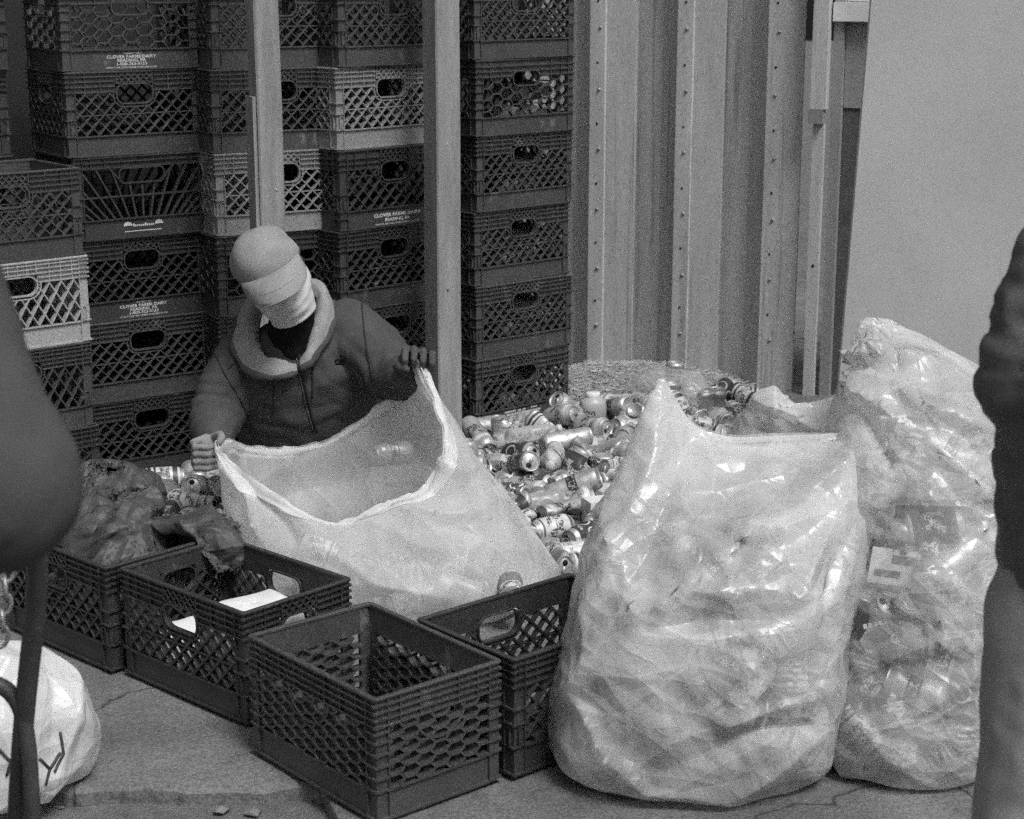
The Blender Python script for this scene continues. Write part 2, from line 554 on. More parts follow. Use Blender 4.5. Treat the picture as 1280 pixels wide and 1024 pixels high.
def wall_meshes(W, style):
    """returns dict of part meshes (without material) for a wall of width W"""
    U = W / 2 - 0.036
    body, low_, lat, hand = Wall(), Wall(), Wall(), Wall()
    hw = 0.060 if W > 0.4 else 0.050
    shape = {'lattice': (0.202, 0.029, 0.024), 'oval': (0.200, 0.027, 0.0268), 'hex': (0.205, 0.024, 0.020), 'fan': (0.210, 0.022, 0.014), 'step': (0.196, 0.034, 0.033), 'large': (0.196, 0.030, 0.0295)}[style]
    hv, hh, hr = shape
    if style == 'fan': hw = 0.075
    hole = lambda p, g=0.0: style != 'step' and in_rrect(p, 0, hv, hw + g, hh + g, hr + g)
    # lower solid band, thin sheet
    low_.box(-W / 2 + 0.036, W / 2 - 0.036, VB, VL - 0.002, 0.007, 0.0105)
    low_.box(-W / 2 + 0.030, W / 2 - 0.030, 0.0, 0.008, 0.010, 0.020)
    low_.box(-W / 2 + 0.030, W / 2 - 0.030, VL - 0.004, VL, 0.0, 0.012)
    low_.box(-W / 2 + 0.030, W / 2 - 0.030, 0.008, 0.013, 0.001, 0.013)
    # ribbed upper band
    patch = style in ('lattice', 'large')
    pw = hw if patch else 0.0
    top0 = VT if style != 'fan' else 0.235
    gap = max(hw + 0.004, pw) if style != 'step' else 0.0
    for sgn in (-1, 1):
        a, b = sorted((sgn * gap, sgn * (W / 2 - 0.036)))
        body.box(a, b, top0, CH - 0.006, 0.0075, 0.0105)
    if gap > 0: body.box(-gap, gap, min(hv + hh, 0.245) + 0.001, CH - 0.006, 0.0082, 0.0100)
    ribs = {'lattice': [0.210, 0.227, 0.243, 0.258], 'large': [0.210, 0.228, 0.246], 'oval': [0.209, 0.2225, 0.236, 0.2495, 0.262], 'hex': [0.214, 0.232, 0.250], 'fan': [0.238, 0.256], 'step': [0.212, 0.227, 0.242, 0.257]}[style]
    for v in ribs:
        cut = style != 'step' and (abs(v - hv) < hh + 0.004) or (patch and v < 0.262)
        if cut:
            for sgn in (-1, 1):
                a, b = sorted((sgn * (gap + 0.002), sgn * (W / 2 - 0.008)))
                body.box(a, b, v - 0.0018, v + 0.0018, 0.0, 0.0085)
        else:
            body.box(-W / 2 + 0.008, W / 2 - 0.008, v - 0.0018, v + 0.0018, 0.0, 0.0085)
    nvr = int((W / 2 - 0.036 - gap) / (0.055 if style != 'oval' else 0.034))
    for k in range(1, nvr + 1):
        for sgn in (-1, 1):
            u = sgn * (gap + k * (W / 2 - 0.036 - gap) / (nvr + 0.6))
            body.box(u - 0.0013, u + 0.0013, top0 + 0.004, CH - 0.008, 0.0014, 0.0082)
    if style == 'oval':
        for k in (-2, -1, 0, 1, 2):
            body.box(k * 0.03 - 0.0012, k * 0.03 + 0.0012, 0.232, CH - 0.008, 0.0014, 0.0086)
    if patch:
        z0, z1 = hv + hh + 0.002, CH - 0.008
        ins = lambda p: abs(p[0]) < hw and z0 < p[1] < z1
        for k in range(-6, 7):
            c = k * 0.021
            for sg in (-1, 1):
                body.clipped((c - sg * 0.03, z0 - 0.02), (c + sg * 0.06, z0 + 0.07), 0.0032, 0.0005, 0.0086, ins, 90)
        body.box(-hw - 0.003, -hw, z0, z1, 0.0004, 0.0084)
        body.box(hw, hw + 0.003, z0, z1, 0.0004, 0.0084)
    # vertical slot beside each lower corner
    if style in ('lattice', 'oval', 'large'):
        for sgn in (-1, 1):
            low_.ring(rrect(sgn * (W / 2 - 0.0245), 0.0955, 0.0080, 0.0225, 0.0078, 4), 0.0028, 0.0, 0.009)
            low_.mb.prism([(x, 0.0042, y) for x, y in rrect(sgn * (W / 2 - 0.0245), 0.098, 0.0066, 0.019, 0.0065, 4)], [(x, 0.0040, y) for x, y in rrect(sgn * (W / 2 - 0.0245), 0.098, 0.0066, 0.019, 0.0065, 4)])
    # lattice
    ins = lambda p: -U <= p[0] <= U and VL - 0.001 <= p[1] <= VT and not hole(p, 0.010)
    if style in ('lattice', 'oval'):
        m_, sp = (1.0, 0.042) if style == 'lattice' else (1.6, 0.040)
        h = VT - VL
        k0 = int((U + h / m_) / sp) + 2
        for k in range(-k0, k0 + 1):
            c = (k + 0.5) * sp
            for sg, dd in ((-1, 0.0012), (1, 0.0)):
                lat.clipped((c - sg * h / m_ / 2, VL), (c + sg * h / m_ / 2, VT), 0.0052 if sg > 0 else 0.0034, dd, 0.0165 - dd, ins)
        if style == 'lattice':
            lat.clipped((-U, 0.138), (U, 0.138), 0.0034, 0.0006, 0.013, ins, 120)
    elif style == 'large':
        h = VT - VL
        for k in range(-14, 15):
            c = k * 0.046
            lat.clipped((c - h / 2 * 0.95, VL), (c + h / 2 * 0.95, VT), 0.0050, 0.0, 0.015, ins)
            lat.clipped((c + h / 2 * 0.95, VL), (c - h / 2 * 0.95, VT), 0.0026, 0.001, 0.013, ins)
        lat.clipped((-U, 0.186), (U, 0.186), 0.0030, 0.0006, 0.013, ins, 120)
    elif style in ('hex', 'step'):
        s_ = 0.031 if style == 'hex' else 0.026
        hx = s_ * (1.30 if style == 'hex' else 1.05)
        dep = 0.014 if style == 'hex' else 0.024
        wv = 0.0038 if style == 'hex' else 0.0050
        for i in range(-10, 11):
            for j in range(-1, 8):
                cu, cv = i * 1.5 * s_, VL + j * hx + (hx / 2 if i % 2 else 0)
                p = [(cu - s_ / 2, cv + hx / 2), (cu + s_ / 2, cv + hx / 2), (cu + s_, cv), (cu + s_ / 2, cv - hx / 2)]
                for a, b in ((p[0], p[1]), (p[1], p[2]), (p[2], p[3])):
                    lat.clipped(a, b, wv, 0.0, dep, ins, 16)
    elif style == 'fan':
        ins2 = lambda p: -U <= p[0] <= U and VL - 0.001 <= p[1] <= 0.236 and not hole(p, 0.008) and not (abs(p[0]) < hw + 0.03 - (hv + hh - p[1]) * 0.6 and p[1] > hv - hh)
        for k in range(-9, 10):
            lat.clipped((k * 0.0245, VL), (k * 0.052, 0.236), 0.0062, 0.001, 0.014, ins2, 90)
        lat.clipped((-U, 0.145), (U, 0.145), 0.0048, 0.0, 0.013, ins2, 100)
        lat.clipped((-hw - 0.035, 0.236), (-hw + 0.008, hv - hh), 0.006, 0.0, 0.014, lambda p: True, 2)
        lat.clipped((hw + 0.035, 0.236), (hw - 0.008, hv - hh), 0.006, 0.0, 0.014, lambda p: True, 2)
    # handle rim: two rounded hoops
    if style == 'step':       # only a hanging half-moon below the ribs
        arc = [((hw + 0.012) * math.cos(math.pi * (1 + k / 14)), VT + 0.002 + 0.058 * math.sin(math.pi * (1 + k / 14))) for k in range(15)]
        hand.ring(arc, 0.0048, -0.0006, 0.018, False)
    else:
        hand.ring(rrect(0, hv, hw + 0.002, hh + 0.002, hr + 0.002, 7), 0.0042, 0.0, 0.016)
    if style in ('lattice', 'large', 'oval'):
        low = [p for p in rrect(0, hv, hw + 0.013, hh + 0.012, hr + 0.012, 7) if p[1] < hv + hh * 0.4]
        low.sort(key=lambda p: math.atan2(p[0], -(p[1] - hv)))
        hand.ring(low, 0.0034, 0.0004, 0.012, False)
        for p in low[::2]:
            q = (p[0] * (hw + 0.002) / (hw + 0.013), hv + (p[1] - hv) * (hh + 0.002) / (hh + 0.012))
            hand.bar(p, q, 0.0022, 0.001, 0.011)
        if style != 'oval':
            hand.mb.prism([(x, 0.0085, y) for x, y in low] + [(hw, 0.0085, hv + hh * 0.35), ] + [(x * 0.9, 0.0085, hv + (y - hv) * 0.92) for x, y in low[::-1]] + [(-hw, 0.0085, hv + hh * 0.35)],
                          [(x, 0.0090, y) for x, y in low] + [(hw, 0.0090, hv + hh * 0.35), ] + [(x * 0.9, 0.0090, hv + (y - hv) * 0.92) for x, y in low[::-1]] + [(-hw, 0.0090, hv + hh * 0.35)])
    return body.mb, low_.mb, lat.mb, hand.mb


def corner_mesh(style):
    m = MB()
    # local: corner at origin, walls run along +x and +y
    w, d = 0.036, 0.0065
    m.prism([(d, d, VB), (w, d, VB), (w, d + 0.003, VB), (d + 0.003, d + 0.003, VB), (d + 0.003, w, VB), (d, w, VB)],
            [(d, d, CH - 0.006), (w, d, CH - 0.006), (w, d + 0.003, CH - 0.006), (d + 0.003, d + 0.003, CH - 0.006), (d + 0.003, w, CH - 0.006), (d, w, CH - 0.006)])
    m.prism([(0.011, 0.011, 0), (w, 0.011, 0), (w, 0.02, 0), (0.02, w, 0), (0.011, w, 0)], [(0.011, 0.011, 0.0098), (w, 0.011, 0.0098), (w, 0.02, 0.0098), (0.02, w, 0.0098), (0.011, w, 0.0098)])
    vs = {'lattice': [0.012, 0.074, 0.125, 0.16, 0.210, 0.227, 0.243, 0.258], 'large': [0.012, 0.05, 0.074, 0.13, 0.21, 0.228, 0.246], 'oval': [0.012, 0.074, 0.209, 0.2225, 0.236, 0.2495, 0.262],
          'hex': [0.012, 0.074, 0.106, 0.135, 0.165, 0.194, 0.214, 0.232, 0.25], 'fan': [0.012, 0.05, 0.074, 0.145, 0.238, 0.256],
          'step': [0.012, 0.074, 0.1, 0.126, 0.152, 0.178, 0.198, 0.212, 0.227, 0.242, 0.257]}[style]
    r = 0.004
    for v in vs:
        p = [(r, 0), (w, 0), (w, d + 0.001), (d + 0.001, d + 0.001), (d + 0.001, w), (0, w), (0, r)]
        z0, z1 = v - 0.0021, v + 0.0021
        m.prism([(x, y, z0) for x, y in p], [(x, y, z1) for x, y in p])
    for q in (0.0335,):
        m.box(q, q + 0.0025, 0.001, d + 0.0005, VB, CH - 0.008)
        m.box(0.001, d + 0.0005, q, q + 0.0025, VB, CH - 0.008)
    return m


def rim_mesh():
    m = MB()
    a, b, w, r = CL / 2, CW / 2, 0.0125, 0.010
    def loop(a, b, r, z):
        o = []
        for sx, sy, a0 in ((1, 1, 0), (-1, 1, 90), (-1, -1, 180), (1, -1, 270)):
            for k in range(4):
                t = R(a0 + 30 * k)
                o.append((sx * (a - r) + r * math.cos(t), sy * (b - r) + r * math.sin(t), z))
        return o
    rings = [loop(a - 0.0008, b - 0.0008, r, CH - 0.0065), loop(a, b, r, CH - 0.005), loop(a, b, r, CH - 0.0015), loop(a - 0.0016, b - 0.0016, r, CH),
             loop(a - w + 0.0016, b - w + 0.0016, 0.006, CH), loop(a - w, b - w, 0.006, CH - 0.0015), loop(a - w, b - w, 0.006, CH - 0.0065)]
    n = 16
    m.v = [p for q in rings for p in q]
    for i in range(len(rings)):
        for k in range(n):
            i2, k2 = (i + 1) % len(rings), (k + 1) % n
            m.f.append((i * n + k, i * n + k2, i2 * n + k2, i2 * n + k)); m.m.append(0)
    return m


def base_mesh():
    m = MB()
    a, b = CL / 2 - 0.0215, CW / 2 - 0.0215
    m.box(-a, a, -b, b, 0.0085, 0.0112)
    for k in range(-6, 7):
        m.box(k * 0.032 - 0.002, k * 0.032 + 0.002, -b, b, 0.0115, 0.019)
    for k in range(-4, 5):
        m.box(-a, a, k * 0.032 - 0.002, k * 0.032 + 0.002, 0.0118, 0.0195)
    return m


CRM = {}


def crate_data(style):
    if style in CRM: return CRM[style]
    d = {}
    for nm, W in (('long', CL), ('short', CW)):
        b, lo_, l, h = wall_meshes(W, style)
        d[nm] = (b.mesh('crate_upper', CR['dark']), lo_.mesh('crate_lower', CR['dark']), l.mesh('crate_lattice', CR['dark']), h.mesh('crate_handle', CR['dark']))
    d['corner'] = corner_mesh(style).mesh('crate_corner', CR['dark'])
    d['rim'] = rim_mesh().mesh('crate_rim', CR['dark'])
    d['base'] = base_mesh().mesh('crate_base', CR['dark'])
    CRM[style] = d
    return d


def part(name, me, parent, mat, loc=(0, 0, 0), rz=0.0, sc=None):
    o = bpy.data.objects.new(name, me)
    link(o, parent)
    o.material_slots[0].link = 'OBJECT'
    o.material_slots[0].material = mat
    o.location = loc
    o.rotation_euler = (0, 0, rz)
    if sc: o.scale = sc
    return o


def crate(style, tone, corner, yaw, z, label, group, tilt=(0, 0)):
    """corner: world xy of the front-left corner of the long front wall; yaw: direction of the long wall"""
    e1 = Vector((math.cos(yaw), math.sin(yaw))); e2 = Vector((-math.sin(yaw), math.cos(yaw)))
    c = Vector(corner) + e1 * CL / 2 + e2 * CW / 2
    e = empty('milk_crate', (c.x, c.y, z), yaw)
    e.rotation_euler = (tilt[0], tilt[1], yaw)
    tag(e, label, 'milk crate', group)
    d = crate_data(style)
    mat = CR[tone]
    for nm, loc, rz in (('long', (0, -CW / 2, 0), 0), ('short', (CL / 2, 0, 0), R(90)), ('long', (0, CW / 2, 0), R(180)), ('short', (-CL / 2, 0, 0), R(-90))):
        w = bpy.data.objects.new('wall', None); link(w, e); w.location = loc; w.rotation_euler = (0, 0, rz); w.empty_display_size = 0.03
        for pn, me in zip(('ribbed_band', 'lower_band', 'lattice', 'handle'), d[nm]): part(pn, me, w, mat)
    for sx, sy, rz in ((-1, -1, 0), (1, -1, R(90)), (1, 1, R(180)), (-1, 1, R(-90))):
        part('corner_post', d['corner'], e, mat, (sx * CL / 2, sy * CW / 2, 0), rz)
    part('rim', d['rim'], e, mat)
    part('base', d['base'], e, mat)
    return e


def text_mesh(lines, font_size=0.02, mat=None):
    """flat printed lettering; lines: (text, size, y, xscale)"""
    m = MB()
    dg = bpy.context.evaluated_depsgraph_get
    for s, size, y, xs in lines:
        cu = bpy.data.curves.new('t', 'FONT')
        cu.body = s
        cu.size = size
        cu.align_x = 'CENTER'
        cu.resolution_u = 2
        cu.offset = size * 0.018
        o = bpy.data.objects.new('t', cu)
        COL.objects.link(o)
        bpy.context.view_layer.update()
        me = bpy.data.meshes.new_from_object(o.evaluated_get(dg()))
        m.add([(v.co.x * xs, 0.0, v.co.y + y) for v in me.vertices], [tuple(p.vertices) for p in me.polygons])
        bpy.data.objects.remove(o)
        bpy.data.meshes.remove(me)
        bpy.data.curves.remove(cu)
    return m


CLOVER = [('PROPERTY OF', 0.0075, 0.0455, 1.1), ('CLOVER FARMS DAIRY', 0.0135, 0.0330, 1.22), ('READING, PA', 0.0135, 0.0215, 1.2), ('1-800-323-0123', 0.0125, 0.0105, 1.3), ('USE BY OTHERS THAN OWNER PUNISHABLE BY LAW', 0.0062, 0.0020, 1.15)]
CLOVER2 = [('CLOVER FARMS DAIRY', 0.0165, 0.0300, 1.2), ('READING, PA', 0.0150, 0.0140, 1.2), ('USE BY OTHERS THAN OWNER PUNISHABLE BY LAW', 0.0068, 0.0035, 1.15)]


def lettering(e, lines, v0=0.012, du=0.0, mat=None):
    o = text_mesh(lines).build('printed_lettering', mat or M_ink, e)
    o.location = (du, -CW / 2 + 0.0066, v0)
    return o


ROWN = ['top', 'second from top', 'third from top', 'fourth from top', 'fifth from top', 'bottom']
TONE = {'dark': 'dark', 'black': 'black', 'mid': 'dark grey', 'grey': 'grey', 'light': 'pale grey'}
STY = {'lattice': 'diamond lattice', 'oval': 'steep lattice', 'hex': 'hexagon mesh', 'fan': 'fanned bars', 'step': 'stepped honeycomb', 'large': 'wide lattice'}
GW = 'milk crates stacked against the wall'
COLS = [
    # corner, yaw, where, crates from the bottom up (style, tone)
    ((-1.655, 5.215), 0.71, 'low stack at left edge', [('lattice', 'dark'), ('oval', 'mid'), ('oval', 'light'), ('lattice', 'mid')]),
    ((-1.393, 5.745), 0.61, 'stack left of slim wooden post', [('lattice', 'dark'), ('lattice', 'mid'), ('lattice', 'dark'), ('fan', 'dark'), ('lattice', 'mid'), ('hex', 'mid')]),
    ((-0.962, 5.885), 0.52, 'stack behind slim wooden post', [('lattice', 'dark'), ('lattice', 'dark'), ('hex', 'dark'), ('lattice', 'grey'), ('lattice', 'mid'), ('lattice', 'mid')]),
    ((-0.567, 5.985), 0.73, 'stack between the two wooden posts', [('lattice', 'dark'), ('lattice', 'dark'), ('lattice', 'dark'), ('large', 'dark'), ('lattice', 'grey'), ('lattice', 'mid')]),
    ((-0.130, 6.445), 0.70, 'stack beside corrugated metal wall', [('large', 'mid'), ('lattice', 'mid'), ('lattice', 'mid'), ('lattice', 'mid'), ('hex', 'mid'), ('lattice', 'mid')]),
    ((-1.98, 5.60), 0.61, 'rear stack at far left edge', [('lattice', 'dark')] * 6),
]
WALLC = []
for ci, (c0, yaw, where, rows) in enumerate(COLS):
    n = len(rows)
    col = []
    for k, (st, tn) in enumerate(rows):
        nm = 'bottom' if k == 0 else ROWN[n - 1 - k]
        jx, jy, ja = random.uniform(-.007, .007), random.uniform(-.007, .007), random.uniform(-.022, .022)
        e = crate(st, tn, (c0[0] + jx, c0[1] + jy), yaw + ja, k * CP, '%s %s milk crate, %s of %s' % (TONE[tn], STY[st], nm, where), GW)
        col.append(e)
    WALLC.append(col)
lettering(WALLC[1][5], CLOVER)
lettering(WALLC[1][2], CLOVER)
lettering(WALLC[3][3], CLOVER2, du=0.01)
# worn two-leaf emblem with a short line of script on the fanned crate
m = MB()
for sx in (-1, 1):
    for k in range(5):
        a = R(90 + sx * (k - 2) * 38)
        cx, cz = sx * 0.054, 0.036
        m.prism([(cx, 0, cz), (cx + 0.013 * math.cos(a - 0.3), 0, cz + 0.011 * math.sin(a - 0.3)), (cx + 0.016 * math.cos(a), 0, cz + 0.014 * math.sin(a)), (cx + 0.013 * math.cos(a + 0.3), 0, cz + 0.011 * math.sin(a + 0.3))],
                [(cx, -0.0002, cz), (cx + 0.013 * math.cos(a - 0.3), -0.0002, cz + 0.011 * math.sin(a - 0.3)), (cx + 0.016 * math.cos(a), -0.0002, cz + 0.014 * math.sin(a)), (cx + 0.013 * math.cos(a + 0.3), -0.0002, cz + 0.011 * math.sin(a + 0.3))])
for k in range(11):
    u = -0.034 + k * 0.0068
    h = 0.009 if k in (0, 6) else 0.0055
    m.box(u - 0.0024, u + 0.0022, -0.0002, 0, 0.032, 0.032 + h)
m.box(-0.066, 0.062, -0.0002, 0, 0.016, 0.0185)
o = m.build('printed_emblem', M_ink, WALLC[1][3]); o.location = (0.0, -CW / 2 + 0.0066, 0.012)
m = MB()
for a, b, z in ((-0.09, 0.02, 0.046), (-0.12, 0.09, 0.034), (0.03, 0.08, 0.048), (-0.12, 0.05, 0.024)):
    n = int((b - a) / 0.008)
    for k in range(n):
        if random.random() < 0.85: m.box(a + k * 0.008, a + k * 0.008 + 0.0062, -0.0002, 0, z, z + 0.006 + 0.002 * random.random())
o = m.build('printed_lettering', M_ink, WALLC[4][0]); o.location = (0.0, -CW / 2 + 0.0066, 0.008)

# crates standing on the pavement
GF = 'milk crates standing on the pavement'
def ground_crate(style, tone, front, a, label, long_right=False, z=0.0):
    """front: nearest corner; the edge going right-back has direction a (short), the edge going left-back is the long wall, unless long_right"""
    f = Vector(front)
    e1 = Vector((math.cos(a), math.sin(a))); e2 = Vector((-math.sin(a), math.cos(a)))
    if long_right:
        return crate(style, tone, f, a, z, label, GF)
    return crate(style, tone, f + e2 * CL, a - R(90), z, label, GF)

CA = ground_crate('step', 'mid', (-0.2707, 3.3366), 0.7025, 'dark milk crate with stepped honeycomb sides, nearest to the camera')
CB = ground_crate('lattice', 'dark', (-0.5994, 3.8228), 0.8244, 'black milk crate holding white paper, under the drooping black bag')
CC = ground_crate('lattice', 'dark', (0.0039, 3.5481), 0.7244, 'black milk crate half hidden behind the large front bag', long_right=True)
CD = ground_crate('lattice', 'dark', (-0.973, 4.1369), 0.819, 'black milk crate full of black plastic, leftmost on the pavement')
# ------------------------------------------------------------------ cans and bottles
M_alu = grey('bare_aluminium', 0.42, 0.58, scale=20, rough=0.48, bump=0.1, bscale=80, metal=0.6)
M_mouth = grey('can_mouth', 0.008, 0.012, rough=0.8, bump=0)


def can_label(name, base, bands, letter=None, lz=(-0.02, 0.03), circle=None, rough=0.45, lscale=(9.0, 330.0), metal=0.05, thr=0.40):
    m, t, out = nodes(name)
    L = t.links.new
    p = nd(t, 'ShaderNodeBsdfPrincipled')
    p.inputs['Roughness'].default_value = rough
    p.inputs['Metallic'].default_value = metal
    L(p.outputs[0], out.inputs['Surface'])
    tc = nd(t, 'ShaderNodeTexCoord')
    sp = nd(t, 'ShaderNodeSeparateXYZ')
    L(tc.outputs['Object'], sp.inputs[0])
    at = nd(t, 'ShaderNodeMath', operation='ARCTAN2')
    L(sp.outputs['Y'], at.inputs[0]); L(sp.outputs['X'], at.inputs[1])
    col = None
    stops = [(0.0, base)]
    for z0, z1, g in bands:
        a, b = (z0 + 0.08) / 0.16, (z1 + 0.08) / 0.16
        stops += [(max(a - 0.004, 0.0), stops[-1][1] if False else base), (a, g), (b, g), (min(b + 0.004, 1), base)]
    mr = nd(t, 'ShaderNodeMapRange')
    mr.inputs['From Min'].default_value = -0.08; mr.inputs['From Max'].default_value = 0.08
    L(sp.outputs['Z'], mr.inputs['Value'])
    stops.sort(key=lambda s: s[0])
    col = ramp(t, mr.outputs[0], stops).outputs[0]
    cx = nd(t, 'ShaderNodeCombineXYZ')
    ma = nd(t, 'ShaderNodeMath', operation='MULTIPLY'); ma.inputs[1].default_value = lscale[0]
    mz = nd(t, 'ShaderNodeMath', operation='MULTIPLY'); mz.inputs[1].default_value = lscale[1]
    L(at.outputs[0], ma.inputs[0]); L(sp.outputs['Z'], mz.inputs[0])
    L(ma.outputs[0], cx.inputs[0]); L(mz.outputs[0], cx.inputs[1])
    if letter is not None:
        # small blocks in rows, like print seen from far off
        fl = nd(t, 'ShaderNodeVectorMath', operation='FLOOR')
        L(cx.outputs[0], fl.inputs[0])
        vo = nd(t, 'ShaderNodeTexWhiteNoise', noise_dimensions='2D')
        L(fl.outputs[0], vo.inputs['Vector'])
        big = nd(t, 'ShaderNodeTexNoise'); big.inputs['Scale'].default_value = 0.16; big.inputs['Detail'].default_value = 0.0
        L(cx.outputs[0], big.inputs['Vector'])
        bt_ = ramp(t, big.outputs['Fac'], [(0.46, 0), (0.48, 1)])
        th0 = ramp(t, vo.outputs['Value'], [(thr, 0), (thr + 0.02, 1)])
        th = nd(t, 'ShaderNodeMath', operation='MULTIPLY')
        L(th0.outputs[0], th.inputs[0]); L(bt_.outputs[0], th.inputs[1])
        zr = ramp(t, mr.outputs[0], [(max((lz[0] + 0.08) / 0.16 - 0.005, 0), 0), ((lz[0] + 0.08) / 0.16, 1), ((lz[1] + 0.08) / 0.16, 1), ((lz[1] + 0.08) / 0.16 + 0.005, 0)])
        mu = nd(t, 'ShaderNodeMath', operation='MULTIPLY')
        L(th.outputs[0], mu.inputs[0]); L(zr.outputs[0], mu.inputs[1])
        mx = nd(t, 'ShaderNodeMix', data_type='RGBA')
        L(mu.outputs[0], mx.inputs['Factor']); L(col, mx.inputs['A']); mx.inputs['B'].default_value = (letter,) * 3 + (1,)
        col = mx.outputs['Result']
    if circle is not None:
        g, rad = circle
        c2 = nd(t, 'ShaderNodeCombineXYZ')
        m2 = nd(t, 'ShaderNodeMath', operation='MULTIPLY'); m2.inputs[1].default_value = 0.033
        sn = nd(t, 'ShaderNodeMath', operation='PINGPONG'); sn.inputs[1].default_value = math.pi / 2
        L(at.outputs[0], sn.inputs[0])
        L(sn.outputs[0], m2.inputs[0]); L(m2.outputs[0], c2.inputs[0]); L(sp.outputs['Z'], c2.inputs[1])
        ds = nd(t, 'ShaderNodeVectorMath', operation='DISTANCE'); ds.inputs[1].default_value = (0.026, -0.005, 0)
        L(c2.outputs[0], ds.inputs[0])
        mr2 = nd(t, 'ShaderNodeMath', operation='DIVIDE'); mr2.inputs[1].default_value = rad * 2
        L(ds.outputs['Value'], mr2.inputs[0])
        rr_ = ramp(t, mr2.outputs[0], [(0.0, 0.0), (0.38, 0.0), (0.40, 1.0), (0.48, 1.0), (0.5, 0.0)])
        mx = nd(t, 'ShaderNodeMix', data_type='RGBA')
        L(rr_.outputs[0], mx.inputs['Factor']); L(col, mx.inputs['A']); mx.inputs['B'].default_value = (g,) * 3 + (1,)
        col = mx.outputs['Result']
    # scuffs
    ns = nd(t, 'ShaderNodeTexNoise'); ns.inputs['Scale'].default_value = 60; ns.inputs['Detail'].default_value = 6
    L(tc.outputs['Object'], ns.inputs['Vector'])
    rs = ramp(t, ns.outputs['Fac'], [(0.3, 0.8), (0.7, 1.15)])
    mx = nd(t, 'ShaderNodeMix', data_type='RGBA', blend_type='MULTIPLY'); mx.inputs['Factor'].default_value = 1
    L(col, mx.inputs['A']); L(rs.outputs[0], mx.inputs['B'])
    L(mx.outputs['Result'], p.inputs['Base Color'])
    MATS[name] = m
    return m


LAB = [
    ('white can with dark lettering', can_label('label_white', 0.60, [(-0.05, -0.043, 0.1), (0.036, 0.042, 0.12)], 0.08, (-0.028, 0.024))),
    ('silver can with a dark band', can_label('label_silver_band', 0.55, [(-0.012, 0.016, 0.07)], 0.5, (-0.008, 0.012), metal=0.6)),
    ('dark can with pale lettering', can_label('label_dark', 0.07, [(-0.052, -0.045, 0.5)], 0.55, (-0.018, 0.022))),
    ('grey can with white band', can_label('label_grey', 0.22, [(-0.03, 0.0, 0.6)], 0.07, (-0.028, -0.003))),
    ('pale can with grey blotches', can_label('label_pale', 0.62, [(-0.055, -0.035, 0.3)], 0.28, (-0.03, 0.035), lscale=(3.5, 110.0), thr=0.45)),
    ('plain silver can', can_label('label_bare', 0.58, [], 0.38, (-0.03, 0.03), metal=0.6, thr=0.6)),
    ('black can with ring emblem', can_label('label_ring', 0.05, [(-0.052, -0.049, 0.45)], 0.45, (0.022, 0.034), circle=(0.6, 0.021))),
    ('white can with black stripes', can_label('label_stripes', 0.62, [(-0.045, -0.036, 0.06), (-0.028, -0.022, 0.06), (0.026, 0.04, 0.06)], 0.1, (-0.012, 0.018))),
    ('mid grey can with dark lettering', can_label('label_mid', 0.33, [(0.03, 0.045, 0.6)], 0.05, (-0.03, 0.02))),
]


def can_body(h=0.122, seg=22, zn=12):
    a = h / 2
    prof = [(0.0006, -a + 0.011), (0.012, -a + 0.0095), (0.0195, -a + 0.0055), (0.0232, -a), (0.0252, -a), (0.030, -a + 0.005), (0.0325, -a + 0.010)]
    n = zn
    prof += [(0.033, -a + 0.012 + (h - 0.031) * k / n) for k in range(n + 1)]
    prof += [(0.0318, a - 0.0145), (0.0282, a - 0.0065), (0.0270, a - 0.0045), (0.0276, a - 0.0020), (0.0284, a)]
    m = MB()
    mats = [1] * 6 + [0] * (n + 2) + [1] * 10
    m.lathe(prof, seg, mats=mats[:len(prof) - 1])
    return m


def can_lid(h=0.122, seg=22):
    a = h / 2
    m = MB()
    m.lathe([(0.0284, a), (0.0276, a + 0.0006), (0.0266, a - 0.0005), (0.0258, a - 0.0045), (0.0240, a - 0.0050), (0.0228, a - 0.0035), (0.0006, a - 0.0035)], seg)
    # tab
    tb = [(0.004 * math.cos(t) * 1.5, -0.004 + 0.0095 * math.sin(t)) for t in [2 * math.pi * k / 10 for k in range(10)]]
    m.prism([(x, y, a - 0.0030) for x, y in tb], [(x, y, a - 0.0020) for x, y in tb])
    # mouth
    mo = [(0.0085 * math.cos(t), 0.0125 + 0.0075 * math.sin(t)) for t in [2 * math.pi * k / 12 for k in range(12)]]
    m.prism([(x, y, a - 0.0034) for x, y in mo], [(x, y, a - 0.0031) for x, y in mo], 1)
    return m


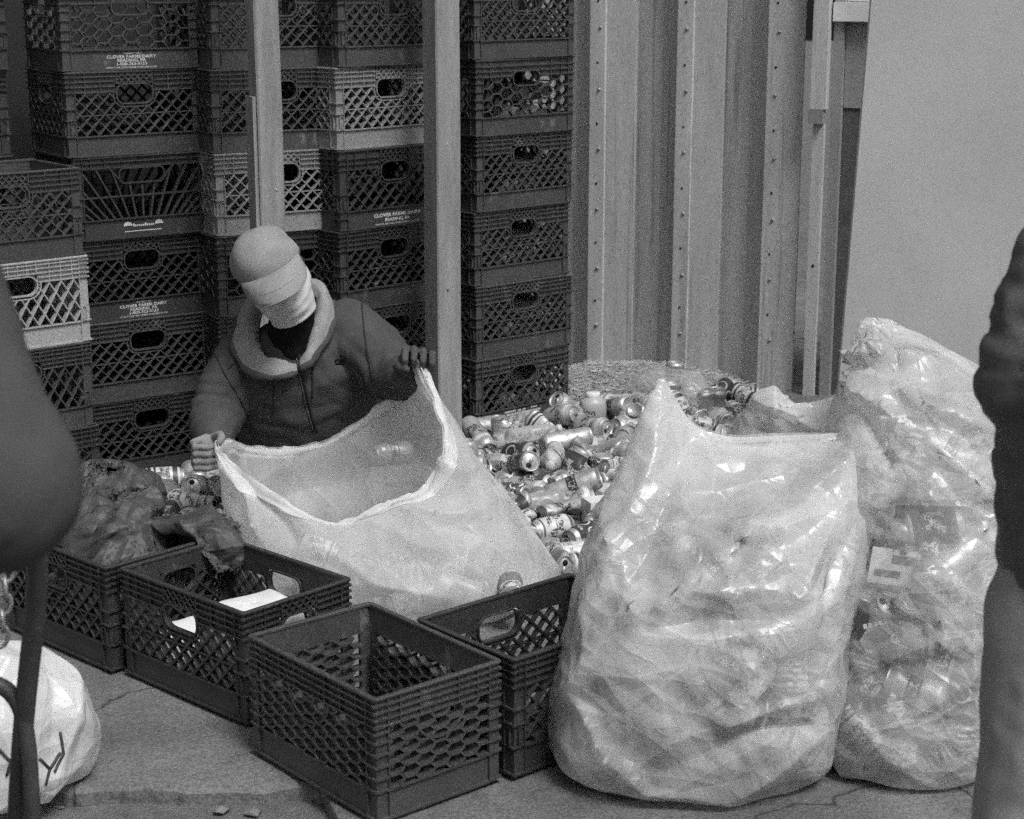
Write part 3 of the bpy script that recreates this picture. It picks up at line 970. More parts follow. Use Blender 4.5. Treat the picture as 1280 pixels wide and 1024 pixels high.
def crush(v, kind, seed):
    v = np.array(v)
    rs = np.random.RandomState(seed)
    if kind == 2:
        z = v[:, 2]
        v[:, 0] *= 0.55 + 0.32 * np.minimum(1, np.abs(z / 0.06)) ** 3
        v[:, 1] *= 1.15
        v[:, 0] += 0.008 * np.sin(z * 38 + rs.rand() * 6) * (1 - np.abs(z) / 0.075)
        am, fr = 0.006, 45
    elif kind == 3:
        v[:, 2] = v[:, 2] * 0.55
        r = np.hypot(v[:, 0], v[:, 1])
        side = (r > 0.03)
        v[side, :2] *= (1 + 0.10 * np.sin(v[side, 2] * 420 + rs.rand() * 6))[:, None]
        am, fr = 0.005, 50
    else:
        am, fr = 0.0045, 28
    for i in range(len(v)):
        p = Vector(v[i]) * fr + Vector((seed * 7.1, seed * 3.3, 0))
        rad = math.hypot(v[i, 0], v[i, 1])
        k = am * noise.noise(p) + (am * 0.6 * noise.noise(p * 2.3) if kind in (2, 3) else 0)
        if rad > 1e-3:
            v[i, 0] += v[i, 0] / rad * k * min(1, rad / 0.03)
            v[i, 1] += v[i, 1] / rad * k * min(1, rad / 0.03)
    if kind in (0, 1) and seed in (1, 3, 4):       # one thumb dent
        ang, z0 = rs.rand() * 6.28, rs.uniform(-0.03, 0.02)
        d = np.array([math.cos(ang) * 0.033, math.sin(ang) * 0.033, z0])
        w = np.exp(-(np.sum((v - d) ** 2, 1)) / 0.018 ** 2)
        v[:, 0] -= math.cos(ang) * 0.019 * w
        v[:, 1] -= math.sin(ang) * 0.019 * w
    return [tuple(p) for p in v]


GP = 'loose cans spilled on the ground'
CANM = {}
for kind in (0, 1, 2, 3):
    for seed in range(5):
        h = 0.160 if kind == 1 else 0.122
        b, l = can_body(h, zn=16 if kind == 3 else 12), can_lid(h)
        b.v, l.v = crush(b.v, kind, seed), crush(l.v, kind, seed)
        CANM[kind, seed] = (b.mesh('can_body', [LAB[0][1], M_alu], True), l.mesh('can_lid', [M_alu, M_mouth], kind != 3))


def can(kind, seed, lab, loc, rot, label, group, name='drink_can'):
    e = bpy.data.objects.new(name, None)
    e.empty_display_size = 0.03
    link(e)
    e.location = loc
    e.rotation_mode = 'QUATERNION'
    e.rotation_quaternion = rot
    tag(e, label, 'can', group)
    if group == GP: e.scale = (1.12, 1.12, 1.12)
    b, l = CANM[kind, seed]
    o = bpy.data.objects.new('body', b); link(o, e)
    o.material_slots[0].link = 'OBJECT'
    o.material_slots[0].material = LAB[lab][1]
    o = bpy.data.objects.new('lid', l); link(o, e)
    return e


def axis_rot(d, roll=0.0):
    q = Vector(d).normalized().to_track_quat('Z', 'Y')
    return q @ Matrix.Rotation(roll, 3, 'Z').to_quaternion()


# clear plastic
def clear_plastic(name, alpha=0.28, g=0.75, rough=0.15):
    m, t, out = nodes(name)
    L = t.links.new
    tr = nd(t, 'ShaderNodeBsdfTransparent'); tr.inputs[0].default_value = (0.93, 0.93, 0.93, 1)
    pr = nd(t, 'ShaderNodeBsdfPrincipled'); pr.inputs['Base Color'].default_value = (g, g, g, 1); pr.inputs['Roughness'].default_value = rough
    fr = nd(t, 'ShaderNodeFresnel'); fr.inputs['IOR'].default_value = 1.5
    ad = nd(t, 'ShaderNodeMath', operation='ADD'); ad.inputs[1].default_value = alpha; ad.use_clamp = True
    L(fr.outputs[0], ad.inputs[0])
    mx = nd(t, 'ShaderNodeMixShader')
    L(ad.outputs[0], mx.inputs[0]); L(tr.outputs[0], mx.inputs[1]); L(pr.outputs[0], mx.inputs[2])
    L(mx.outputs[0], out.inputs['Surface'])
    return m


M_clear = clear_plastic('clear_plastic')
M_cap = grey('bottle_cap', 0.5, 0.6, rough=0.4, bump=0.05)
M_btl_label = can_label('bottle_label', 0.55, [], 0.06, (-0.03, 0.02), rough=0.5, metal=0.0)


def bottle_meshes(seed):
    m = MB()
    prof = [(0.0006, -0.100), (0.022, -0.104), (0.030, -0.098), (0.033, -0.088)]
    for k in range(9):
        z = -0.08 + k * 0.012
        prof += [(0.0335, z), (0.0312, z + 0.006)]
    prof += [(0.0335, 0.032), (0.033, 0.045), (0.026, 0.066), (0.016, 0.082), (0.0125, 0.088), (0.0125, 0.104)]
    m.lathe(prof, 18)
    rs = np.random.RandomState(seed)
    v = np.array(m.v)
    v[:, 0] *= 0.82
    for i in range(len(v)):
        p = Vector(v[i]) * 30 + Vector((seed * 9, 0, 0))
        v[i, :2] *= 1 + 0.16 * noise.noise(p)
    m.v = [tuple(p) for p in v]
    c = MB()
    c.lathe([(0.0142, 0.090), (0.0146, 0.0915), (0.0146, 0.104), (0.013, 0.106), (0.0006, 0.106)], 14)
    l = MB()
    l.lathe([(0.0338, -0.03), (0.0340, -0.029), (0.0340, 0.021), (0.0338, 0.022)], 18)
    v = np.array(l.v); v[:, 0] *= 0.85
    l.v = [tuple(p) for p in v]
    return m.mesh('bottle_body', M_clear, True), c.mesh('bottle_cap', M_cap, True), l.mesh('bottle_label', M_btl_label, True)


BOTM = [bottle_meshes(s) for s in range(4)]


def bottle(seed, loc, rot, label, group, lab=True, cap=True):
    e = bpy.data.objects.new('plastic_bottle', None)
    link(e); e.location = loc; e.rotation_mode = 'QUATERNION'; e.rotation_quaternion = rot
    tag(e, label, 'bottle', group)
    b, c, l = BOTM[seed % 4]
    link(bpy.data.objects.new('body', b), e)
    if cap: link(bpy.data.objects.new('cap', c), e)
    if lab: link(bpy.data.objects.new('paper_label', l), e)
    return e


def wrap_text(e, s, size, z, r, mat, along=True, ang=0.0):
    """lettering printed round a can; along: the words run along the axis"""
    t = text_mesh([(s, size, -size * 0.35, 1.0)])
    vs = []
    for (x, y, w) in t.v:
        u, v = (w, x) if along else (x, w)     # u around, v along the axis
        a = ang + u / r
        vs.append((r * math.cos(a), r * math.sin(a), z + v))
    t.v = vs
    return t.build('printed_lettering', mat, e)


M_inkd = grey('dark_ink', 0.03, 0.06, scale=60, rough=0.6, bump=0)
HERO = []
GP = 'loose cans spilled on the ground'


def hero(kind, seed, lab, loc, d, roll, label):
    HERO.append(Vector(loc))
    return can(kind, seed, lab, loc, axis_rot(d, roll), label, GP)


hero(0, 0, 0, (0.118, 5.200, 0.034), (-0.86, -0.50, 0.0), 0.6, 'white can lying lid first beside the black can with ring emblem')
hero(0, 2, 6, (0.215, 5.135, 0.034), (-0.72, -0.69, 0.0), 1.2, 'black can with pale ring emblem lying beside the large front bag')
hero(1, 0, 4, (0.175, 4.955, 0.034), (0.93, 0.36, 0.0), 0.2, 'pale can lying just behind the rim of the right crate')
hero(0, 1, 7, (0.225, 4.880, 0.034), (0.95, 0.30, 0.0), 0.4, 'white striped can tucked behind the crate rim')
h7 = hero(1, 2, 5, (0.185, 6.030, 0.085), (0.90, 0.42, 0.10), 0.3, 'tall silver can with big dark letters on top of the pile')
wrap_text(h7, 'COC', 0.042, -0.01, 0.0336, M_inkd, True, R(200))
hero(0, 3, 6, (0.795, 6.790, 0.075), (-0.62, -0.72, -0.25), 0.4, 'dark can leaning by the pale crumpled bag at the wall')
hero(0, 4, 5, (0.200, 6.470, 0.095), (-0.55, -0.55, 0.62), 0.4, 'silver can tipped lid up against the tallest can')
hero(0, 0, 8, (0.285, 6.230, 0.085), (0.72, -0.62, 0.05), 2.2, 'grey can with dark mouth facing the camera')
hero(0, 2, 1, (0.405, 6.200, 0.060), (-0.30, -0.90, 0.1), 2.0, 'silver can lying end-on beside the grey can')
hu = hero(0, 3, 3, (-1.165, 5.560, 0.065), (0.97, 0.22, 0.05), 0.3, 'grey can printed with the word ULTRA by the crate stack')
wrap_text(hu, 'ULTRA', 0.030, -0.005, 0.0336, M_ink, True, R(215))
hero(0, 0, 5, (-1.085, 5.300, 0.060), (-0.25, -0.85, 0.45), 0.5, 'silver can end-on in the small pile by the black bag')
hero(0, 1, 5, (-1.105, 5.440, 0.085), (-0.45, -0.80, 0.30), 1.0, 'silver can with round base showing above the small pile')
hero(0, 4, 1, (-0.985, 5.470, 0.085), (-0.10, -0.92, 0.30), 0.0, 'open silver can below the worker\'s pale glove')
hero(0, 2, 1, (-0.880, 5.430, 0.085), (-0.20, -0.85, 0.40), 0.0, 'crumpled bright can beside the edge of the open bag')
hero(2, 2, 0, (-0.965, 5.330, 0.060), (0.90, -0.30, 0.05), 0.0, 'crushed white can on top of the small pile')

# squat jar with handwritten mark, standing in the pile
j = empty('plastic_jar', (0.300, 6.560, 0.02), 0.3)
tag(j, 'squat pale plastic jar with white lid and handwritten figures', 'jar')
m = MB(); m.lathe([(0.0006, 0.0), (0.044, 0.0), (0.050, 0.006), (0.050, 0.070), (0.046, 0.084), (0.026, 0.094), (0.024, 0.098)], 24)
m.build('body', grey('jar_plastic', 0.36, 0.44, rough=0.35, bump=0.05), j, True)
m = MB(); m.lathe([(0.0270, 0.094), (0.0275, 0.096), (0.0275, 0.108), (0.025, 0.111), (0.0006, 0.111)], 20)
m.build('lid', M_white, j, True)
m = MB(); m.lathe([(0.0502, 0.012), (0.0506, 0.013), (0.0506, 0.062), (0.0502, 0.063)], 24)
m.build('paper_label', grey('jar_label', 0.30, 0.36, rough=0.7, bump=0.05), j, True)
wrap_text(j, '20', 0.036, 0.038, 0.0509, M_inkd, False, R(-118))
HERO.append(Vector((0.30, 6.56, 0.05)))

b1 = bottle(0, (0.060, 5.400, 0.052), axis_rot((-0.93, -0.35, -0.05), 0.3), 'clear ribbed plastic bottle lying beside the edge of the open bag', 'plastic bottles among the cans', lab=False)
HERO.append(b1.location.copy())
b2 = bottle(1, (0.075, 6.120, 0.090), axis_rot((0.90, 0.43, 0.05), 0.9), 'clear ribbed plastic bottle lying across the middle of the pile', 'plastic bottles among the cans', lab=False)
HERO.append(b2.location.copy())
m = MB(); m.box(-0.05, 0.05, -0.035, 0.035, 0.0, 0.075)
cb = empty('paper_carton', (0.275, 5.37, 0.0), 0.35); tag(cb, 'small blank white carton half hidden by the large front bag', 'carton')
m.build('box', M_white, cb)
m = MB(); m.box(-0.05, 0.05, -0.0365, -0.0355, 0.04, 0.0752); m.box(-0.050, 0.050, -0.036, 0.036, 0.0756, 0.0772); m.build('flap', M_white, cb)
HERO.append(Vector((0.275, 5.37, 0.04)))

def ZONE(x, y):
    if x < -0.6: return 'in small pile by black bag'
    if y < 5.55: return 'near pile front'
    if y < 5.95: return 'beside open bag' if x < 0.12 else 'beside large front bag'
    if y < 6.30: return 'by wooden post' if x < 0.02 else 'in mid pile' if x < 0.42 else 'behind large front bag'
    return 'below crate stack' if x < 0.22 else 'by handwritten jar' if x < 0.48 else 'by corrugated wall'


def POSE(q, z=None):
    d = q @ Vector((0, 0, 1))
    t = 'upright' if d.z > 0.75 else 'upside down' if d.z < -0.75 else 'lid forward' if d.y < -0.6 else 'base forward' if d.y > 0.6 else 'crosswise'
    return t + (' uppermost' if z is not None and z > 0.062 else '')


STATE = {0: 'whole', 1: 'tall', 2: 'flattened', 3: 'squashed'}
CANS = [(4,-0.013,5.877,0.044,0.661,-0.513,-0.428,0.342),(2,-0.043,5.784,0.018,0.302,0.639,0.302,-0.639),(2,1.004,6.699,0.018,0.395,-0.586,0.395,0.586),(1,0.278,6.435,0.033,0.627,0.684,0.178,0.326),(4,0.366,5.329,0.033,0.373,-0.601,-0.373,-0.601),(0,0.139,5.235,0.033,0.085,-0.669,0.228,-0.702),(0,0.957,6.457,0.033,0.257,-0.482,-0.518,-0.659),(2,-0.012,5.942,0.018,0.109,0.699,-0.109,0.699),(0,1.002,6.28,0.033,0.386,0.367,0.605,-0.593),(0,0.446,5.682,0.033,0.44,0.002,0.707,-0.554),(4,0.32,5.453,0.033,0.301,0.466,0.532,0.64),(3,0.011,5.55,0.032,0.462,-0.698,-0.112,0.535),(2,-0.008,5.378,0.043,0.181,0.834,0.038,-0.52),(0,-0.142,5.8,0.048,0.797,0.221,0.561,0.034),(0,0.442,6.423,0.033,0.223,0.593,-0.385,-0.671),(2,0.024,5.339,0.018,0.577,-0.408,0.577,0.408),(2,0.152,5.061,0.018,0.016,-0.707,-0.016,-0.707),(0,0.834,5.981,0.033,0.488,0.063,0.704,0.512),(0,0.068,5.671,0.033,0.469,-0.697,-0.121,0.529),(2,0.88,6.721,0.019,0.623,-0.382,-0.595,-0.335),(4,0.86,6.228,0.033,0.457,0.566,0.424,0.539),(3,0.509,6.296,0.031,0.404,-0.581,-0.404,-0.581),(3,0.647,6.628,0.031,0.588,0.602,-0.371,0.393),(0,0.492,6.049,0.033,0.432,-0.692,-0.147,-0.559),(3,0.535,6.839,0.031,0.339,-0.705,-0.05,-0.621),(0,0.501,5.739,0.033,0.704,0.507,0.493,0.07),(3,0.267,6.34,0.034,0,-0.718,-0.696,0),(2,0.786,6.456,0.018,0.49,-0.51,0.49,0.51),(0,0.25,5.24,0.033,0.04,0.196,0.679,0.706),(4,0.108,6.5,0.033,0.702,0.382,0.595,-0.085),(0,0.639,5.81,0.033,0.488,-0.063,-0.704,0.512),(0,0.328,4.876,0.033,0.472,0.577,-0.408,-0.526),(2,0.409,6.246,0.018,0.061,-0.704,-0.061,-0.704),(0,-0.046,5.622,0.033,0.127,-0.335,-0.623,-0.696),(1,0.204,6.155,0.033,0.69,0.442,-0.552,-0.156),(0,0.763,6.615,0.061,0.999,-0,-0,0.035),(3,0.306,5.888,0.034,0,-0.804,-0.594,-0),(0,0.698,6.694,0.033,0.645,-0.018,0.707,-0.291),(2,0.844,6.084,0.019,0.3,0.678,0.202,-0.64),(0,0.903,6.507,0.061,0.409,-0.872,0.103,0.25),(2,-0.06,5.463,0.02,0.328,-0.537,0.46,0.626),(2,0.692,6.458,0.018,0.396,0.574,-0.413,0.586),(1,0.651,6.018,0.033,0.176,0.29,-0.645,0.685),(3,0.22,6.391,0.031,0.321,-0.63,0.321,0.63),(0,0.36,6.16,0.033,0.566,-0.646,-0.288,0.424),(2,0.421,5.598,0.064,0.966,-0.03,0.135,0.217),(0,0.833,6.577,0.033,0.134,-0.538,-0.459,0.694),(0,0.202,5.976,0.033,0.058,-0.213,0.674,-0.705),(1,0.032,5.153,0.033,0.682,0.706,0.03,0.186),(2,-0.043,6.085,0.019,0.158,0.649,0.28,-0.689),(3,0.859,6.445,0.032,0.647,0.311,-0.635,-0.286),(0,0.02,6.24,0.033,0.351,0.206,0.676,0.614),(0,0.251,6.103,0.033,0.555,0.638,-0.304,-0.438),(1,0.607,6.447,0.033,0.059,-0.214,0.674,-0.705),(1,0.499,5.979,0.087,0.053,-0.315,0.725,-0.61),(4,0.795,6.723,0.033,0.706,0.679,0.197,0.041),(0,0.131,6.049,0.033,0.614,0.093,0.701,0.351),(0,0.553,6.639,0.033,0.031,-0.188,0.682,-0.706),(2,0.887,6.344,0.018,0.376,0.599,-0.376,0.599),(4,0.546,5.732,0.098,0.055,0.482,0.517,0.705),(2,0.743,6.33,0.018,0.677,0.204,0.677,-0.204),(2,0.512,5.915,0.018,0.612,-0.354,-0.612,-0.354),(0,0.121,5.722,0.033,0.604,-0.069,-0.704,-0.368),(1,0.595,5.926,0.033,0.171,-0.544,0.452,0.686),(4,0.541,6.439,0.067,0.487,0.735,0.358,-0.306),(0,0.053,5.601,0.033,0.62,0.037,0.706,-0.34),(4,0.238,5.8,0.033,0.549,0.446,0.549,-0.446),(0,0.508,6.168,0.033,0.408,-0.269,-0.654,0.578),(2,-0.1,5.637,0.033,0.306,0.095,-0.701,0.638),(0,0.387,5.951,0.033,0.425,0.541,-0.456,-0.565),(0,0.056,6.165,0.033,0.659,-0.256,0.659,0.256),(0,-0.032,6.283,0.033,0.479,-0.05,-0.705,0.52),(0,1.015,6.411,0.051,0.223,-0.191,-0.546,-0.785),(2,0.295,6.712,0.018,0.395,0.586,-0.395,0.586),(0,0.422,6.07,0.033,0.449,0.011,0.707,0.546),(2,0.526,6.91,0.023,0.031,0.639,0.304,-0.706),(0,0.746,6.034,0.033,0.689,-0.636,-0.31,0.16),(2,0.554,6.027,0.062,0,-0.554,-0.832,0),(0,1.025,6.57,0.053,0.136,0.178,0.688,-0.69),(1,-0.155,6.083,0.033,0.059,0.393,-0.588,0.705),(2,-0.004,5.473,0.035,0.173,-0.547,0.261,0.776),(2,0.809,6.056,0.06,0.444,-0.515,-0.627,-0.38),(0,0.601,6.708,0.061,0,0.826,-0.563,-0),(0,0.29,5.55,0.033,0.572,-0.706,-0.031,0.416),(2,0.49,5.831,0.07,0.345,-0.706,-0.358,-0.504),(0,0.027,6.016,0.043,0.752,0.392,0.504,-0.163),(1,-0.12,6.172,0.059,0.444,0.801,-0.169,0.364),(0,0.175,6.372,0.082,0.585,-0.053,0.598,-0.546),(0,0.189,5.481,0.033,0.23,-0.702,0.083,-0.669),(1,0.342,6.328,0.033,0.15,-0.557,-0.435,-0.691),(0,0.625,6.558,0.064,0.462,0.071,-0.428,-0.774),(2,0.426,6.678,0.018,0.588,0.393,0.588,-0.393),(3,-0.188,6.247,0.031,0.603,-0.369,0.603,0.369),(0,0.564,6.115,0.062,0.479,0,0,-0.878),(2,0.457,6.197,0.07,0.771,0.145,0.578,-0.223),(2,0.467,6.573,0.018,0.7,0.085,-0.702,0.097),(2,0.552,5.823,0.024,0.049,0.591,0.389,-0.705),(4,0.123,6.347,0.033,0.15,0.691,-0.15,0.691),(4,0.229,5.341,0.033,0.707,-0.267,0.655,0.018),(0,0.619,6.302,0.033,0.351,-0.705,0.05,0.614),(0,0.733,5.941,0.051,0.185,-0.081,0.809,-0.552),(0,0.29,6.583,0.033,0.662,0.248,-0.662,0.248),(4,0.141,5.897,0.033,0.315,0.433,-0.559,0.633),(0,0.896,6.339,0.069,0.685,0.425,-0.565,-0.177),(2,0.353,5.576,0.021,0.394,-0.674,0.213,0.587),(4,0.356,6.004,0.074,0.781,0.095,0.534,-0.309),(3,0.674,6.431,0.065,0.441,0.198,0.676,-0.557),(0,0.386,6.624,0.051,0.4,-0.808,0.024,0.432),(1,0.038,5.74,0.084,0.113,0.239,-0.533,0.804),(0,0.413,6.308,0.049,0.556,-0.054,-0.593,0.58),(0,0.913,6.05,0.061,0.985,0,0,-0.173),(0,0.358,5.681,0.033,0.321,-0.172,0.686,-0.63),(0,0.338,5.809,0.042,0.318,-0.132,-0.632,0.694),(2,0.248,5.13,0.018,0.698,0.115,0.698,-0.115),(0,0.707,6.205,0.05,0.305,-0.232,0.549,-0.743),(0,0.125,4.89,0.033,0.707,0.683,0.182,0.025),(0,0.239,5.632,0.033,0.668,-0.599,0.375,-0.233),(2,0.753,6.142,0.019,0.074,0.707,-0.003,-0.703),(2,0.197,5.764,0.062,0.282,0.311,-0.906,0.054),(1,0.894,6.795,0.055,0.494,0.051,0.787,-0.367),(1,0.632,6.89,0.08,0,0.209,0.978,0),(2,0.399,5.78,0.018,0.652,0.273,-0.652,0.273),(0,0.303,5.041,0.033,0.22,0.701,0.093,0.672),(2,1,6.83,0.018,0.646,-0.288,0.646,0.288),(3,-0.011,6.392,0.031,0.595,-0.382,0.595,0.382),(2,0.941,6.605,0.018,0.313,-0.634,0.313,0.634),(2,0.265,5.982,0.049,0.013,-0.449,0.279,0.849),(2,0.178,5.651,0.035,0.439,-0.149,-0.691,0.554),(0,0.755,6.394,0.064,0.325,-0.201,-0.701,-0.602),(0,0.407,5.887,0.058,0.373,-0.511,-0,0.775),(2,0.48,6.477,0.051,0.159,-0.742,-0.484,-0.435),(1,-0.148,5.709,0.08,0,-0.698,0.716,-0),(0,0.092,5.474,0.033,0.66,-0.578,-0.407,-0.253),(0,0.723,6.558,0.062,0,0.393,0.92,0),(0,0.419,6.814,0.033,0.688,-0.164,-0.688,-0.164),(0,0.146,5.384,0.033,0.622,0.034,-0.706,0.337),(1,0.195,5.543,0.062,0.782,0.233,0.496,0.298),(4,0.136,5.777,0.098,0.68,0.652,-0.274,0.193),(3,0.38,5.21,0.034,0.297,-0,0,0.955),(2,0.944,6.636,0.053,0.467,-0.465,0.584,0.474),(0,0.221,6.238,0.033,0.159,0.55,0.444,0.689),(1,0.497,6.623,0.066,0.689,0.489,0.458,-0.276),(0,-0.045,6.171,0.061,0.369,0,0,-0.93),(0,0.108,6.284,0.057,0.129,-0.422,0.74,-0.508),(0,0.901,6.884,0.033,0.7,-0.211,-0.675,0.103),(2,-0.155,5.892,0.018,0.262,-0.657,0.262,0.657),(3,0.661,5.413,0.034,0,0.952,0.307,-0),(0,-0.112,6.404,0.033,0.47,0.697,-0.12,-0.529),(2,0.663,6.338,0.068,0.782,0.005,-0.621,0.052),(0,1.138,5.193,0.033,0.707,-0.316,0.633,0.01),(0,-0.795,5.289,0.033,0.6,0.564,-0.427,0.375),(2,-0.986,5.214,0.018,0.359,-0.609,-0.359,-0.609),(0,-0.927,5.593,0.033,0.432,0.011,0.707,-0.559),(0,-1.106,5.406,0.033,0.102,-0.255,0.659,-0.7),(0,-0.863,5.205,0.033,0.583,0.206,-0.676,-0.4),(0,-0.882,5.024,0.033,0.577,0.654,0.27,0.409),(2,-1.198,5.324,0.018,0.092,0.701,0.092,-0.701),(0,-0.826,4.938,0.062,0,0.11,0.994,0),(0,-1.117,5.306,0.06,0.133,0.066,-0.49,-0.859),(0,-1.04,5.294,0.048,0.569,-0.787,-0.105,0.212),(0,-0.856,5.446,0.033,0.623,-0.533,-0.465,0.334),(0,-1.051,5.437,0.053,0.779,-0.53,-0.207,0.265),(0,-1.209,5.498,0.033,0.325,0.456,-0.54,-0.628),(0,-0.814,5.061,0.061,0.999,0,-0,-0.053),(0,-1.101,5.138,0.033,0.571,-0.464,-0.534,0.417),(0,-0.824,5.578,0.061,0,-1,0.027,0),(0,-1.081,5.213,0.069,0.02,-0.276,0.117,0.954),(0,-0.754,5.492,0.033,0.095,0.672,-0.219,-0.701),(2,-1.02,5.496,0.018,0.013,-0.707,-0.013,-0.707),(2,-1.103,5.05,0.018,0.145,-0.692,0.145,0.692),(0,-1.142,5.735,0.033,0.5,0.377,0.598,0.5),(0,-1.179,5.212,0.033,0.46,0.568,0.421,0.537),(1,-1.255,5.738,0.033,0.598,-0.377,-0.598,-0.377),(0,-0.938,5.316,0.05,0.115,-0.429,-0.403,0.801),(0,-0.952,5.157,0.052,0.534,0.66,0.483,-0.217),(0,-0.69,5.965,0.033,0.602,0.24,-0.665,-0.37),(3,-0.868,5.521,0.034,0.801,-0,-0,-0.599),(0,-1.249,5.438,0.061,0.074,0,-0,-0.997),(0,-0.936,4.969,0.033,0.632,-0.546,-0.449,0.317),(0,-0.854,5.3,0.06,0.542,0.797,-0.265,-0.034),(0,-1.235,5.621,0.033,0.688,0.436,-0.556,-0.163),(0,-0.981,5.059,0.064,0.043,0.864,0.256,-0.432),(1,-0.947,5.389,0.062,0.498,-0.553,0.055,-0.666),(0,-0.846,5.124,0.051,0.282,0.752,-0.309,-0.51),(0,-0.412,6.053,0.033,0.161,0.689,0.161,-0.689),(0,-1.204,5.387,0.046,0.339,-0.776,0.053,-0.529),(0,-1.018,5.915,0.062,0,0.787,0.617,-0),(0,-1.199,5.124,0.059,0.691,-0.371,-0.346,-0.515),(1,-1.045,5.762,0.033,0.571,-0.417,-0.571,-0.417),(2,-1.017,5.151,0.07,0.56,0.814,0.099,-0.116),(2,-0.959,5.787,0.018,0.644,-0.291,-0.644,-0.291)]
rc = random.Random(5)
nb = 0
for k, x, y, z, qw, qx, qy, qz in CANS:
    if any((Vector((x, y, z)) - h).length < 0.062 for h in HERO): continue
    q = Quaternion((qw, qx, qy, qz))
    if k == 4:
        bottle(nb, (x, y, z), q, 'clear crumpled plastic bottle %s %s%s' % (POSE(q, z).replace('lid', 'cap'), ZONE(x, y), ', with printed label' if nb % 2 == 0 else ', without label'), 'plastic bottles among the cans', lab=nb % 2 == 0, cap=nb % 3 != 1)
        nb += 1
        continue
    li = rc.choices(range(len(LAB)), [3, 2, 2.6, 3, 3, 2, 1.4, 3, 3])[0]
    if k == 0 and rc.random() < 0.42: k = 2
    can(k, rc.randrange(5), li, (x, y, z + 0.004), q, '%s %s, %s %s' % (STATE[k], LAB[li][0], POSE(q, z), ZONE(x, y)), GP)

# ------------------------------------------------------------------ litter at the foot of the metal wall
def mound(x, y):
    cx, cy = 0.50, 7.22
    d = ((x - cx) / 0.50) ** 2 + ((y - cy) / 0.42) ** 2
    return max(0.0, 0.075 * (1 - d)) + 0.010 * noise.noise((x * 14, y * 14, 0)) - 0.006


m = MB()
n = 46
for j in range(n + 1):
    for i in range(n + 1):
        x, y = -0.05 + 1.15 * i / n, 6.72 + 0.85 * j / n
        m.v.append((x, y, mound(x, y)))
for jj in range(n):
    for i in range(n):
        a = jj * (n + 1) + i
        m.f.append((a, a + 1, a + n + 2, a + n + 1)); m.m.append(0)
M_litter = grey('shredded_litter', 0.16, 0.34, scale=60, rough=0.95, bump=1.0, bscale=180, fine=0.4, bdist=0.006)
o = m.build('litter_mound', M_litter, None)
rs = random.Random(3)
st = MB()
for k in range(2600):
    x, y = rs.uniform(0.0, 1.05), rs.uniform(6.70, 7.50)
    z = mound(x, y)
    if z < 0.004 and rs.random() < 0.6: continue
    a, l, w = rs.uniform(0, 6.28), rs.uniform(0.008, 0.035), rs.uniform(0.0010, 0.0028)
    dx, dy, dz = math.cos(a) * l, math.sin(a) * l, rs.uniform(-0.4, 0.7) * l * 0.5
    nx_, ny_ = -math.sin(a) * w, math.cos(a) * w
    p = Vector((x, y, z + 0.004))
    st.prism([p + Vector((nx_, ny_, 0)), p - Vector((nx_, ny_, 0)), p + Vector((0, 0, w * 1.2))],
             [p + Vector((dx + nx_, dy + ny_, dz)), p + Vector((dx - nx_, dy - ny_, dz)), p + Vector((dx, dy, dz + w))])
so = st.build('shreds', M_straw, o)
so['kind'] = 'stuff'
tag(o, 'heap of pale shredded litter at the foot of the corrugated wall', 'litter', kind='stuff')
# ------------------------------------------------------------------ plastic film: a sheet with slack that buckles into folds
def crom(P, n, closed):
    """Catmull-Rom resampling of points along axis 0"""
    P = np.asarray(P, float)
    k = len(P)
    m = k if closed else k - 1
    t = np.linspace(0, m, n, endpoint=not closed)
    i = np.minimum(t.astype(int), m - 1)
    f = (t - i)
    f = f.reshape((-1,) + (1,) * (P.ndim - 1))
    if closed:
        g = lambda q: P[q % k]
    else:
        g = lambda q: P[np.clip(q, 0, k - 1)]
    p0, p1, p2, p3 = g(i - 1), g(i), g(i + 1), g(i + 2)
    return 0.5 * ((2 * p1) + (p2 - p0) * f + (2 * p0 - 5 * p1 + 4 * p2 - p3) * f * f + (3 * p1 - p0 - 3 * p2 + p3) * f ** 3)


def grid_normals(X, per=True):
    if per:
        du = np.roll(X, -1, 1) - np.roll(X, 1, 1)
    else:
        du = np.gradient(X, axis=1)
    dv = np.gradient(X, axis=0)
    n = np.cross(du, dv)
    return n / (np.linalg.norm(n, axis=2, keepdims=True) + 1e-9)


def vnoise(P, scale, seed, stretch=None, octaves=1):
    """noise at every point of an array (..., 3)"""
    S = P.shape[:-1]
    Q = P.reshape(-1, 3) * scale
    if stretch is not None: Q = Q @ stretch
    out = np.zeros(len(Q))
    for o in range(octaves):
        f = 2 ** o
        out += np.array([noise.noise((q[0] * f + seed * 13.7, q[1] * f + seed * 5.1, q[2] * f)) for q in Q]) / f
    return out.reshape(S)


